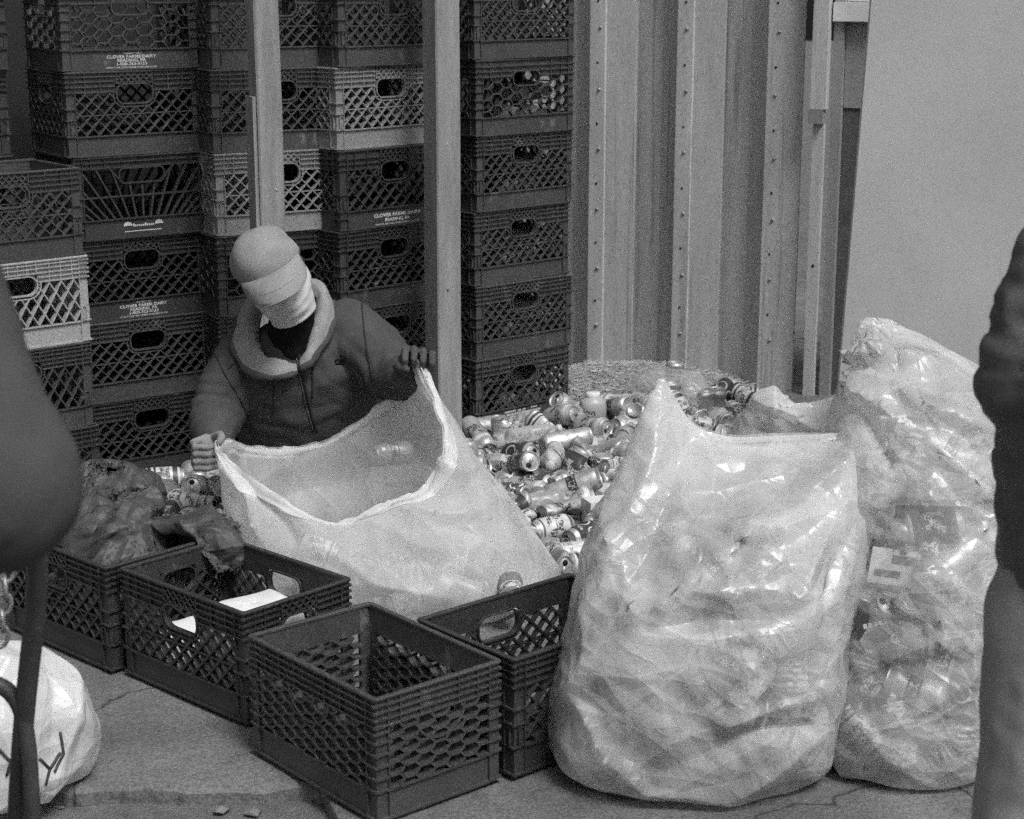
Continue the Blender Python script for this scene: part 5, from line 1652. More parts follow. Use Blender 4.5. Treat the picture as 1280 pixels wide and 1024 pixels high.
XO = crease(XO, [(0.014, 0.018, [(-0.253, 0.624), (-0.258, 0.496), (-0.304, 0.34)]), (0.014, 0.018, [(-0.246, 0.618), (-0.205, 0.452), (-0.165, 0.346), (-0.083, 0.216)]), (-0.012, 0.02, [(-0.257, 0.618), (-0.227, 0.407), (-0.227, 0.346)]), (0.014, 0.018, [(-0.783, 0.407), (-0.679, 0.389), (-0.558, 0.303)]), (0.014, 0.018, [(-0.788, 0.396), (-0.703, 0.303), (-0.665, 0.195)]), (-0.012, 0.02, [(-0.783, 0.402), (-0.662, 0.303), (-0.541, 0.195)]), (0.012, 0.02, [(-0.414, 0.282), (-0.249, 0.216), (-0.083, 0.195), (0.042, 0.151)]), (0.012, 0.02, [(-0.498, 0.216), (-0.355, 0.129), (-0.167, 0.096)]), (0.01, 0.018, [(-0.206, 0.407), (-0.103, 0.346), (0.0, 0.216)]), (0.012, 0.018, [(-0.331, 0.303), (-0.166, 0.282), (-0.041, 0.26)])], (XO[..., 1] < 4.86) * 1.0, 44, 1.6)
XO = crinkle(XO, 54, 0.018, 6.0, (0.7, 0.1, 0.7), 2.5)
XO = facet(XO)
XO[..., 2] = np.maximum(XO[..., 2], 0.002)
obag = film_object('open_plastic_bag', XO, M_film3)
tag(obag, 'white translucent plastic bag held wide open by the crouching worker', 'plastic bag')
# the mouth is turned over into a loose cuff of double film
m0 = XO[-1]
nuo = len(m0)
cen3 = m0.mean(0)
drop = 0.080 + 0.030 * np.array([noise.noise((p[0] * 7, p[1] * 7, 3)) for p in m0]) + 0.035 * np.exp(-((m0[:, 0] + 0.20) / 0.10) ** 2) + 0.03 * np.exp(-((m0[:, 0] + 0.70) / 0.10) ** 2)
rows = []
below = XO[-30:][::-1]                                   # the film just under the mouth, from the top down
for q in range(12):
    t_ = q / 11
    idx = np.clip(t_ * drop / 0.0062, 0, 28.99)
    i0 = idx.astype(int); fr = (idx - i0)[:, None]
    base = below[i0, np.arange(nuo)] * (1 - fr) + below[np.minimum(i0 + 1, 29), np.arange(nuo)] * fr
    outw = base - cen3; outw[:, 2] = 0; outw /= np.linalg.norm(outw, axis=1, keepdims=True) + 1e-9
    lift = 0.004 + 0.007 * math.sin(math.pi * min(1, t_ * 1.1)) + 0.010 * t_ * np.array([abs(noise.noise((p[0] * 16, p[1] * 16, 5 + t_))) for p in base])
    rows.append(base + outw * (lift[:, None] if hasattr(lift, 'shape') else lift) + np.array([0, 0, 0.004 * (1 - t_)]))
CU = np.stack(rows)
cuff = film_object('folded_cuff', CU, M_cuff, obag)
rr = random.Random(8)
spots = []
t_ = 0
while len(spots) < 20 and t_ < 3000:
    t_ += 1
    x, y = rr.uniform(-0.62, 0.06), rr.uniform(4.46, 4.84)
    if x < -0.45 and rr.random() < 0.6: continue
    p = Vector((x, y, 0.044 + (0.055 if rr.random() < 0.35 else 0.0)))
    if any((p - s).length < 0.072 for s in spots): continue
    spots.append(p)
    a = rr.uniform(0, 6.28)
    k = rr.choices([0, 1, 2, 3], [0.6, 0.1, 0.2, 0.1])[0]; li = rr.choice([0, 1, 2, 3, 4, 5, 8])
    qr = axis_rot((math.cos(a), math.sin(a), rr.uniform(-.3, .3)), rr.uniform(0, 6))
    can(k, rr.randrange(5), li, p, qr, '%s %s, %s in bottom of the open bag' % (STATE[k], LAB[li][0], POSE(qr)), 'cans inside the open bag')

# flattened cartons pressed against the film of the tall bag
def carton(px, pz, w, h, rot, g, label, ring=False):
    hit, loc, nrm, _ = bag2.ray_cast(Vector((px, 2.5, pz)), Vector((0, 1, 0)))
    if not hit: return
    e = empty('flattened_carton', loc + Vector((0, 0.040, 0)))
    e.rotation_euler = (R(-6), rot, 0)
    tag(e, label, 'carton', 'flattened cartons inside the tall clear bag')
    m = MB(); m.box(-w / 2, w / 2, 0, 0.006, -h / 2, h / 2); m.build('panel', grey('carton_%d' % int(g * 1000), g * 0.85, g * 1.15, rough=0.6, bump=0.1), e)
    if ring:
        m = MB(); m.tube([(0.022 * math.cos(t) + w * 0.18, -0.001, 0.014 * math.sin(t) - h * 0.15) for t in np.linspace(0, 6.28, 20)], 0.0025, 6); m.build('printed_ring', M_ink, e)
        m = MB()
        for q in range(7): m.box(-w * 0.38 + q * 0.011, -w * 0.38 + q * 0.011 + 0.008, -0.0006, 0.0, h * 0.2, h * 0.2 + 0.010)
        m.build('printed_lettering', M_ink, e)
    else:
        m = MB(); m.box(-w * 0.4, w * 0.1, -0.0006, 0.0, -h * 0.3, -h * 0.1); m.box(-w * 0.1, w * 0.4, -0.0006, 0.0, h * 0.1, h * 0.35); m.build('printed_block', M_inkd, e)


bpy.context.view_layer.update()
carton(0.785, 0.330, 0.13, 0.10, R(-14), 0.05, 'dark printed carton with pale ring pressed inside the tall clear bag', True)
carton(0.800, 0.460, 0.11, 0.075, R(8), 0.55, 'pale printed carton pressed inside the tall clear bag')
carton(0.960, 0.480, 0.09, 0.075, R(-20), 0.5, 'small tilted pale carton high inside the tall clear bag')
carton(0.900, 0.270, 0.12, 0.05, R(-24), 0.07, 'dark narrow carton slanting across the tall clear bag')
carton(0.985, 0.200, 0.10, 0.05, R(-10), 0.6, 'pale narrow carton low inside the tall clear bag')
# ------------------------------------------------------------------ people
def etube(mb, rings, seg=20, cap=True):
    """rings: (centre, vector a, vector b)"""
    n0 = len(mb.v)
    for c, a, b in rings:
        c, a, b = Vector(c), Vector(a), Vector(b)
        for k in range(seg):
            t = 2 * math.pi * k / seg
            mb.v.append(tuple(c + a * math.cos(t) + b * math.sin(t)))
    for i in range(len(rings) - 1):
        for k in range(seg):
            k2 = (k + 1) % seg
            mb.f.append((n0 + i * seg + k, n0 + i * seg + k2, n0 + (i + 1) * seg + k2, n0 + (i + 1) * seg + k)); mb.m.append(0)
    if cap:
        mb.f.append(tuple(n0 + k for k in range(seg))[::-1]); mb.m.append(0)
        mb.f.append(tuple(n0 + (len(rings) - 1) * seg + k for k in range(seg))); mb.m.append(0)


def ball(mb, c, a, b, d, seg=18, rows=10):
    """ellipsoid with half-axis vectors a, b, d"""
    c, a, b, d = Vector(c), Vector(a), Vector(b), Vector(d)
    etube(mb, [(c + d * math.cos(math.pi * (j + 0.02) / (rows + 0.04)), a * math.sin(math.pi * (j + 0.02) / (rows + 0.04)), b * math.sin(math.pi * (j + 0.02) / (rows + 0.04))) for j in range(rows + 1)], seg)


def limb(mb, pts, rad, seg=16, ends=True):
    P = [Vector(p) for p in pts]
    mb.tube(P, rad, seg)
    if ends:
        for p, r in zip(P, rad):
            r = max(r) if hasattr(r, '__len__') else r
            ball(mb, p, (r * .99, 0, 0), (0, r * .99, 0), (0, 0, r * .99), 12, 8)


def blob(name, mb, voxel, smooth, mat, parent, disp=None, factor=0.5):
    """melts the overlapping pieces into one continuous skin"""
    tmp = bpy.data.objects.new('tmp', mb.mesh('tmp', mat))
    COL.objects.link(tmp)
    r = tmp.modifiers.new('r', 'REMESH'); r.mode = 'VOXEL'; r.voxel_size = voxel; r.use_smooth_shade = True
    s = tmp.modifiers.new('s', 'SMOOTH'); s.iterations = smooth; s.factor = factor
    bpy.context.view_layer.update()
    me = bpy.data.meshes.new_from_object(tmp.evaluated_get(bpy.context.evaluated_depsgraph_get()))
    old = tmp.data
    bpy.data.objects.remove(tmp); bpy.data.meshes.remove(old)
    me.name = name
    n = len(me.vertices)
    if disp is not None:
        co = np.empty(n * 3); me.vertices.foreach_get('co', co); co = co.reshape(-1, 3)
        no = np.empty(n * 3); me.vertices.foreach_get('normal', no); no = no.reshape(-1, 3)
        co = co + no * disp(co, no)[:, None]
        me.vertices.foreach_set('co', co.ravel())
    if not me.materials: me.materials.append(mat)
    else: me.materials[0] = mat
    me.polygons.foreach_set('use_smooth', [True] * len(me.polygons))
    me.update()
    return link(bpy.data.objects.new(name, me), parent)


def cloth_folds(amp, scale, seed, fields=()):
    """soft creases; fields: (point, axis, reach, amp, frequency) rings of folds round a bent joint"""
    def f(co, no):
        n1 = vnoise(co, scale, seed)
        n2 = vnoise(co, scale * 2.3, seed + 4)
        h = amp * (0.5 - 1.6 * np.abs(n1)) + amp * 0.4 * (0.5 - 1.6 * np.abs(n2))
        for p, ax, reach, am, fr in fields:
            d = co - np.array(p)
            a = np.array(ax, float); a /= np.linalg.norm(a)
            t = d @ a
            wob = vnoise(co, 9.0, seed + 8)
            h += am * np.abs(np.sin(t * fr + wob * 2.5)) ** 0.7 * np.exp(-(np.sum(d * d, 1)) / reach ** 2) * np.sign(am)
        return h
    return f


M_jacket = grey('dark_fleece', 0.060, 0.082, scale=20, rough=0.95, bump=0.5, bscale=420, fine=0.25, spec=0.1)
M_jacket2 = grey('fleece_seam', 0.030, 0.040, scale=20, rough=0.95, bump=0.3, bscale=300, spec=0.1)
M_lining = grey('pale_fleece', 0.24, 0.30, scale=24, rough=0.95, bump=0.6, bscale=260, fine=0.15, spec=0.1)
M_cap = grey('cap_cotton', 0.23, 0.31, scale=16, rough=0.95, bump=0.5, bscale=380, fine=0.2, spec=0.1, stain=(16, 0.68, 0.22, (1, 1, 1)))
M_capd = grey('cap_seam', 0.14, 0.18, scale=16, rough=0.95, bump=0.2, bscale=380, spec=0.1)
M_mask = grey('paper_mask', 0.58, 0.68, scale=14, rough=0.9, bump=0.3, bscale=200, fine=0.08, spec=0.15)
M_shirt = grey('black_shirt', 0.010, 0.014, scale=20, rough=0.95, bump=0.3, bscale=300, spec=0.1)
M_skin = grey('skin', 0.22, 0.27, scale=20, rough=0.55, bump=0.15, bscale=200)
M_glove = grey('pale_glove', 0.20, 0.28, scale=24, rough=0.9, bump=0.5, bscale=300, fine=0.2, spec=0.1)
M_gloved = grey('dark_glove', 0.055, 0.10, scale=24, rough=0.8, bump=0.5, bscale=300, fine=0.2, spec=0.2)
M_trouser = grey('dark_trousers', 0.03, 0.045, scale=14, rough=0.95, bump=0.3, bscale=300, spec=0.1)
M_hair = grey('dark_hair', 0.015, 0.02, scale=60, rough=0.8, bump=0.4, bscale=200)

wk = empty('person', (-0.60, 5.25, 0.0))
tag(wk, 'person in pale cap, face mask and dark fleece jacket crouching and holding open bag', 'person')
OFF = Vector((-0.60, 5.25, 0.0))
wk.location = (0, 0, 0)
sh = Vector((0.95, 0.10, 0.29)).normalized()
fw = Vector((0.02, -0.97, -0.18))
fw = (fw - sh * fw.dot(sh)).normalized()

# head frame
HU = Vector((-0.40, -0.24, 0.88)).normalized()
HF = Vector((0.30, -0.85, -0.28)); HF = (HF - HU * HF.dot(HU)).normalized()
HR = HF.cross(HU)
HC = Vector((-0.656, 4.985, 0.830))
hp = lambda r, f, u: HC + HR * r + HF * f + HU * u

# one continuous body under the clothes: head, neck, trunk, arms, legs
b = MB()
ball(b, HC, HR * 0.072, HF * 0.092, HU * 0.112)
ball(b, hp(0, 0.018, -0.055), HR * 0.056, HF * 0.072, HU * 0.062)            # jaw
limb(b, [hp(0, 0.085, 0.005), hp(0, 0.103, -0.028)], [0.009, 0.014], 10)      # nose
for sx in (-1, 1):
    ball(b, hp(sx * 0.074, -0.005, -0.012), HR * 0.010, HF * 0.018, HU * 0.030, 10, 6)   # ears
    ball(b, hp(sx * 0.032, 0.078, 0.008), HR * 0.018, HF * 0.012, HU * 0.012, 10, 6)     # brow and eye
limb(b, [hp(0, -0.02, -0.07), (-0.628, 5.090, 0.665)], [0.052, 0.062])
etube(b, [((-0.60, 5.30, 0.20), sh * 0.15, fw * 0.11), ((-0.60, 5.27, 0.34), sh * 0.15, fw * 0.11), ((-0.61, 5.16, 0.50), sh * 0.17, fw * 0.11), ((-0.62, 5.11, 0.62), sh * 0.15, fw * 0.085), ((-0.625, 5.09, 0.67), sh * 0.06, fw * 0.055)])
limb(b, [(-0.79, 5.10, 0.575), (-0.855, 5.01, 0.43), (-0.825, 4.872, 0.392)], [0.055, 0.045, 0.03])
limb(b, [(-0.455, 5.12, 0.665), (-0.33, 5.01, 0.545), (-0.295, 4.885, 0.578)], [0.055, 0.045, 0.03])
for x in (-0.70, -0.50):
    limb(b, [(x * 0.5 - 0.30, 5.31, 0.20), (x - 0.02 if x < -0.6 else x + 0.02, 5.09, 0.10), (x, 5.42, 0.055)], [0.085, 0.06, 0.045])
blob('body', b, 0.009, 5, M_skin, wk)

# trousers and shoes (kneeling)
b = MB()
ball(b, (-0.60, 5.31, 0.20), (0.175, 0, 0), (0, 0.14, 0), (0, 0, 0.12))
for x in (-0.70, -0.50):
    limb(b, [(x * 0.5 - 0.30, 5.30, 0.20), (x - 0.02 if x < -0.6 else x + 0.02, 5.085, 0.105), (x, 5.40, 0.075)], [0.105, 0.085, 0.065])
blob('trousers', b, 0.012, 4, M_trouser, wk, cloth_folds(0.004, 16, 2))
for x in (-0.70, -0.50):
    b = MB(); limb(b, [(x, 5.43, 0.055), (x, 5.53, 0.050)], [(0.045), (0.040)]); blob('shoe', b, 0.01, 3, M_shirt, wk)

# jacket
b = MB()
etube(b, [((-0.60, 5.30, 0.24), sh * 0.215, fw * 0.175), ((-0.60, 5.27, 0.34), sh * 0.225, fw * 0.175), ((-0.605, 5.20, 0.44), sh * 0.225, fw * 0.17), ((-0.612, 5.145, 0.53), sh * 0.225, fw * 0.155),
          ((-0.62, 5.12, 0.60), sh * 0.215, fw * 0.125), ((-0.625, 5.105, 0.645), sh * 0.165, fw * 0.105), ((-0.63, 5.095, 0.69), sh * 0.085, fw * 0.075)], 28)
limb(b, [(-0.765, 5.115, 0.580), (-0.812, 5.065, 0.505), (-0.838, 5.01, 0.430), (-0.836, 4.94, 0.404), (-0.828, 4.885, 0.392)], [0.084, 0.076, 0.070, 0.060, 0.049])
limb(b, [(-0.470, 5.125, 0.655), (-0.395, 5.075, 0.605), (-0.335, 5.02, 0.552), (-0.312, 4.95, 0.556), (-0.298, 4.895, 0.572)], [0.092, 0.086, 0.076, 0.062, 0.050])
jk = blob('jacket', b, 0.0085, 7, M_jacket, wk, cloth_folds(0.0085, 6.5, 6, [((-0.86, 5.0, 0.44), (-0.2, -0.5, -0.8), 0.10, 0.011, 85), ((-0.335, 5.02, 0.555), (0.6, -0.5, -0.5), 0.10, 0.011, 85), ((-0.60, 5.08, 0.34), (0.1, 0.1, 1), 0.14, 0.010, 50),
                                                                   ((-0.45, 5.0, 0.56), (0.75, 0, 0.65), 0.10, 0.010, 62), ((-0.77, 5.02, 0.53), (0.8, 0, -0.6), 0.09, 0.010, 62)]))
# elastic cuffs
for p0, p1 in (((-0.838, 4.905, 0.394), (-0.824, 4.868, 0.390)), ((-0.302, 4.915, 0.568), (-0.294, 4.878, 0.580))):
    b = MB(); limb(b, [p0, p1], [0.046, 0.042], 14, False); blob('cuff', b, 0.006, 2, M_jacket2, wk)


def on_jacket(u, v, lift=0.002):
    """a point on the jacket's front, given as x and z of the line of sight at the chest"""
    o = Vector((0, 0, 1.693))
    x, y = (u - 640) / 2274, -(v - 512) / 2274
    d = Vector((x, math.cos(.2433) + y * math.sin(.2433), -math.sin(.2433) + y * math.cos(.2433))).normalized()
    hit, loc, nrm, _ = jk.ray_cast(o, d)
    return (loc + nrm * lift) if hit else None


def seam(name, px, r, mat, seg=6):
    pts = [on_jacket(*p) for p in px]
    pts = [p for p in pts if p is not None]
    if len(pts) > 2:
        m = MB(); m.tube(pts, r, seg); return m.build(name, mat, wk, True)


def lerp_px(pts, n):
    return [tuple(p) for p in crom(pts, n, False)]


seam('zip', lerp_px([(374, 442), (378, 465), (383, 490), (389, 515), (396, 540)], 22), 0.0045, M_jacket2)
seam('zip', lerp_px([(370, 442), (374, 465), (379, 490), (385, 515), (392, 540)], 22), 0.0022, grey('zip_teeth', 0.10, 0.16, rough=0.5, bump=0.1, metal=0.5))
seam('seam', lerp_px([(285, 462), (300, 448), (318, 432)], 12), 0.0016, M_jacket2)
seam('seam', lerp_px([(340, 450), (342, 480), (341, 520)], 18), 0.0014, M_jacket2)
seam('seam', lerp_px([(268, 440), (282, 470), (300, 500), (312, 530)], 18), 0.0018, M_jacket2)
seam('seam', lerp_px([(452, 380), (455, 410), (460, 445), (468, 475)], 18), 0.0018, M_jacket2)
seam('pocket_seam', lerp_px([(388, 440), (391, 470), (390, 498)], 12), 0.0022, M_jacket2)
seam('emblem', [(418, 452), (422, 449), (427, 450), (431, 453), (426, 455), (419, 455)], 0.0026, M_shirt)

# undershirt at the throat
b = MB()
limb(b, [hp(0, 0.0, -0.10), (-0.622, 5.060, 0.655), (-0.614, 5.055, 0.61)], [0.060, 0.074, 0.066])
blob('undershirt', b, 0.008, 5, M_shirt, wk, cloth_folds(0.003, 26, 3))

# hood lying round the neck: pale lining, dark outside
hoodp = [(-0.600, 4.962, 0.590), (-0.652, 4.960, 0.598), (-0.712, 4.990, 0.625), (-0.752, 5.045, 0.690), (-0.742, 5.110, 0.760), (-0.690, 5.165, 0.800), (-0.615, 5.175, 0.810), (-0.548, 5.130, 0.790), (-0.520, 5.060, 0.745), (-0.535, 5.005, 0.690), (-0.568, 4.972, 0.635), (-0.592, 4.962, 0.600)]
NH, MH = 90, 22
hoodp = [tuple(np.array((-0.63, 5.06, 0.70)) + (np.array(q) - np.array((-0.63, 5.06, 0.70))) * np.array((0.90, 0.93, 0.98))) for q in hoodp]
hp_ = crom(np.array(hoodp), NH, False)
cen_ = np.array([-0.63, 5.075, 0.70])
tt_ = np.linspace(0, 1, NH)
wid = np.interp(tt_, [0, .08, .2, .35, .5, .65, .8, .93, 1], [.014, .028, .046, .053, .046, .038, .034, .024, .014])
prof = np.array([(-0.62, -0.040), (-0.42, -0.012), (-0.18, 0.006), (0.10, 0.006), (0.38, -0.008), (0.64, -0.034), (0.84, -0.060), (0.98, -0.084)])
pr_ = crom(prof, MH, False)
HG = np.zeros((NH, MH, 3))
for i in range(NH):
    v = hp_[i] - cen_; v[2] = 0; v /= np.linalg.norm(v)
    wob = 0.012 * noise.noise((tt_[i] * 9, 0.5, 2))
    for j in range(MH):
        k = pr_[j]
        HG[i, j] = hp_[i] + v * (k[0] * wid[i] + wob) + np.array([0, 0, k[1] * (wid[i] / 0.07) + 0.006 * noise.noise((tt_[i] * 14, j * 0.25, 7))])
nh = grid_normals(HG, False)
tang = (0.25, -0.1, 0.95)
HG += nh * (folds(HG, 23, 0.009, 12.0, tang, 3.5) + folds(HG, 27, 0.002, 26.0, (0.5, -0.3, 0.8), 3.0))[..., None]
hl = film_object('hood_lining', HG, M_lining, wk, per=False)
m_ = hl.modifiers.new('thick', 'SOLIDIFY'); m_.thickness = 0.007; m_.offset = 0
# dark outside of the hood, showing as a rim below the lining
b = MB()
ed = HG[:, -1]
b.tube([Vector(p) + Vector((0, 0.004, -0.004)) for p in ed], [0.010 + 0.005 * math.sin(math.pi * i / NH) for i in range(NH)], 10)
blob('hood', b, 0.006, 4, M_jacket, wk, cloth_folds(0.004, 16, 13))

# mask: a shell over nose, mouth and chin, with pleats
def face_shell(name, ulo, uhi, half, lift, mat, pleat=0.0):
    nu_, nv_ = 34, 26
    X = np.zeros((nv_, nu_, 3))
    for j in range(nv_):
        u = ulo + (uhi - ulo) * j / (nv_ - 1)
        for i in range(nu_):
            a = -half + 2 * half * i / (nu_ - 1)
            # face outline at this height
            k = max(0.0, 1 - (u / 0.118) ** 2) ** 0.5
            kj = max(0.0, 1 - ((u + 0.055) / 0.072) ** 2) ** 0.5
            rr_ = max(0.074 * k, 0.062 * kj, 0.050); ff = max(0.094 * k, 0.018 + 0.076 * kj, 0.066)
            nose = 0.022 * math.exp(-(a / 0.30) ** 2) * math.exp(-((u + 0.030) / 0.030) ** 2)
            f = (ff + lift + nose) * math.cos(a) + pleat * (abs((u * 34) % 1.0 - 0.5) * 4 - 1) * math.cos(a)
            r = (rr_ + lift) * math.sin(a)
            p = hp(r, f, u)
            X[j, i] = p
    X += grid_normals(X, False) * (0.0045 * vnoise(X, 22, 4) + folds(X, 8, 0.0030, 24, HR, 4))[..., None]
    return film_object(name, X, mat, wk, per=False)


fm = face_shell('face_mask', -0.118, 0.006, 1.38, 0.017, M_mask, 0.0020)
so_ = fm.modifiers.new('thick', 'SOLIDIFY'); so_.thickness = 0.002
for sx in (-1, 1):
    m = MB(); m.tube([hp(sx * 0.070, 0.022, -0.02), hp(sx * 0.080, 0.0, -0.005), hp(sx * 0.082, -0.022, 0.0)], 0.002, 6); m.build('ear_loop', M_mask, fm)

# cap
nu_, nv_ = 64, 22
X = np.zeros((nv_, nu_, 3))
for j in range(nv_):
    t = j / (nv_ - 1)
    ph = t * math.pi / 2
    for i in range(nu_):
        a = 2 * math.pi * i / nu_
        fr_, rr_ = 0.112, 0.098
        h = 0.094
        bulge = 1.0 + 0.05 * math.sin(ph * 2)
        r = math.cos(ph) ** 0.78 * bulge
        u = 0.052 + h * math.sin(ph) ** 1.05
        if math.cos(a) > 0: u += 0.010 * math.cos(a) * (1 - t) * 0
        X[j, i] = hp(rr_ * r * math.sin(a), fr_ * r * math.cos(a) - 0.006 * t, u)
X += grid_normals(X) * (0.010 * vnoise(X, 11, 5) + folds(X, 17, 0.0085, 11, HR, 4))[..., None]
capo = empty('cap'); capo.parent = wk
crown = film_object('crown', X, M_cap, capo)
m_ = crown.modifiers.new('thick', 'SOLIDIFY'); m_.thickness = 0.003
m = MB(); m.tube([tuple(p) for p in X[0]] + [tuple(X[0][0])], 0.0034, 6, False); m.build('sweat_band', M_cap, capo, True)
m = MB(); ball(m, hp(0, -0.004, 0.148), HR * 0.007, HF * 0.007, HU * 0.004, 10, 6); m.build('button', M_cap, capo, True)
for sg, rows in ((1, 0), (-1, 0)):
    for a in (0.55 * sg, 1.9 * sg):
        j = 13; i = int((a % (2 * math.pi)) / (2 * math.pi) * nu_)
        m = MB(); ball(m, Vector(X[j, i]), HR * 0.0035, HF * 0.0035, HU * 0.0035, 8, 5); m.build('eyelet', M_capd, capo)
for sgn in (-1, 0, 1):
    i = int(((0.9 * sgn) % (2 * math.pi)) / (2 * math.pi) * nu_)
    m = MB(); m.tube([Vector(X[j, i]) + (Vector(X[j, i]) - hp(0, 0, 0.02)).normalized() * 0.0008 for j in range(0, nv_ - 1)], 0.0012, 5); m.build('crown_seam', M_cap, capo, True)
# visor: curved plate
nx_, ny_ = 30, 14
V = np.zeros((ny_, nx_, 3))
for j in range(ny_):
    t = j / (ny_ - 1)
    for i in range(nx_):
        a = -1.12 + 2.24 * i / (nx_ - 1)
        k = math.cos(a * 1.30)
        ext = 0.098 * max(0.0, k) ** 0.55 * t
        r = (0.098 + 0.002 * t) * math.sin(a)
        f = 0.112 * math.cos(a) + ext
        u = 0.058 - 0.056 * t * math.sin(min(1, ext / 0.085) * 1.0) - 0.30 * (r * r) / 0.09 * (0.25 + 0.75 * t) * 0.6
        V[j, i] = hp(r, f, u)
vis = film_object('visor', V, M_cap, capo, per=False)
m_ = vis.modifiers.new('thick', 'SOLIDIFY'); m_.thickness = 0.0045; m_.offset = 0
m = MB(); m.tube([tuple(p) for p in V[-1]], 0.0028, 6); m.build('visor_edge', M_cap, capo, True)
m = MB(); m.tube([tuple(Vector(p) + HU * 0.0026) for p in V[9]], 0.0009, 5); m.build('stitching', M_capd, capo, True)
# hair at the temple
b = MB()
ball(b, hp(0.070, -0.015, 0.012), HR * 0.012, HF * 0.035, HU * 0.022, 10, 6)
ball(b, hp(-0.070, -0.015, 0.012), HR * 0.012, HF * 0.035, HU * 0.022, 10, 6)
limb(b, [hp(0.05, -0.07, 0.0), hp(0, -0.088, -0.01), hp(-0.05, -0.07, 0.0)], [0.02, 0.02, 0.02], 8)
blob('hair', b, 0.005, 2, M_hair, wk)


def hand(name, palm, fingers, mat, vox=0.0042):
    b = MB()
    for pts, rad in palm: limb(b, pts, rad, 12)
    for pts, rad in fingers: limb(b, pts, rad, 10)
    return blob(name, b, 0.0034, 2, mat, wk, cloth_folds(0.0008, 60, 3), 0.4)


fg = []
for i, (z, l) in enumerate(((0.408, 0.95), (0.388, 1.05), (0.367, 1.0), (0.348, 0.85))):
    fg.append(([(-0.852, 4.842, z), (-0.872, 4.812 - 0.004 * l, z - 0.002), (-0.862, 4.783 - 0.006 * l, z - 0.006), (-0.828 + 0.010 * (l - 1), 4.772, z - 0.006), (-0.806, 4.782, z - 0.003)], [0.0108, 0.0102, 0.0096, 0.0088, 0.0075]))
fg.append(([(-0.822, 4.852, 0.408), (-0.800, 4.822, 0.424), (-0.792, 4.796, 0.424), (-0.795, 4.778, 0.416)], [0.0145, 0.0130, 0.0115, 0.0095]))
hand('glove', [([(-0.826, 4.878, 0.390), (-0.842, 4.850, 0.384)], [0.030, 0.032]), ([(-0.842, 4.850, 0.398), (-0.848, 4.842, 0.358)], [0.022, 0.021])], fg, M_glove)
fg = []
for i, l in enumerate((0.9, 1.0, 1.02, 0.88)):
    x = -0.292 + 0.0245 * i
    zz = 0.650 + (0.004, 0.008, 0.004, -0.006)[i]
    fg.append(([(x, 4.842, zz - 0.012), (x + 0.002, 4.820, zz + 0.008), (x + 0.004, 4.794 - 0.003 * l, zz + 0.008 * l), (x + 0.004, 4.776, zz - 0.012 * l), (x + 0.002, 4.782, zz - 0.030 * l)], [0.0112, 0.0106, 0.0100, 0.0092, 0.0080]))
fg.append(([(-0.302, 4.850, 0.610), (-0.312, 4.815, 0.620), (-0.300, 4.788, 0.622), (-0.284, 4.778, 0.618)], [0.0150, 0.0135, 0.0120, 0.0100]))
hand('glove', [([(-0.294, 4.888, 0.580), (-0.284, 4.862, 0.606)], [0.030, 0.032]), ([(-0.290, 4.850, 0.628), (-0.225, 4.848, 0.626)], [0.023, 0.020])], fg, M_gloved)

# ---- person at the right edge, in a quilted jacket and grey trousers
M_puff = grey('quilted_nylon', 0.08, 0.12, scale=14, rough=0.6, bump=0.3, bscale=120, fine=0.15)
M_gtrouser = grey('grey_trousers', 0.31, 0.38, scale=14, rough=0.95, bump=0.3, bscale=300, fine=0.15, spec=0.1)
M_shoe = grey('dark_shoe', 0.02, 0.03, rough=0.6, bump=0.1)


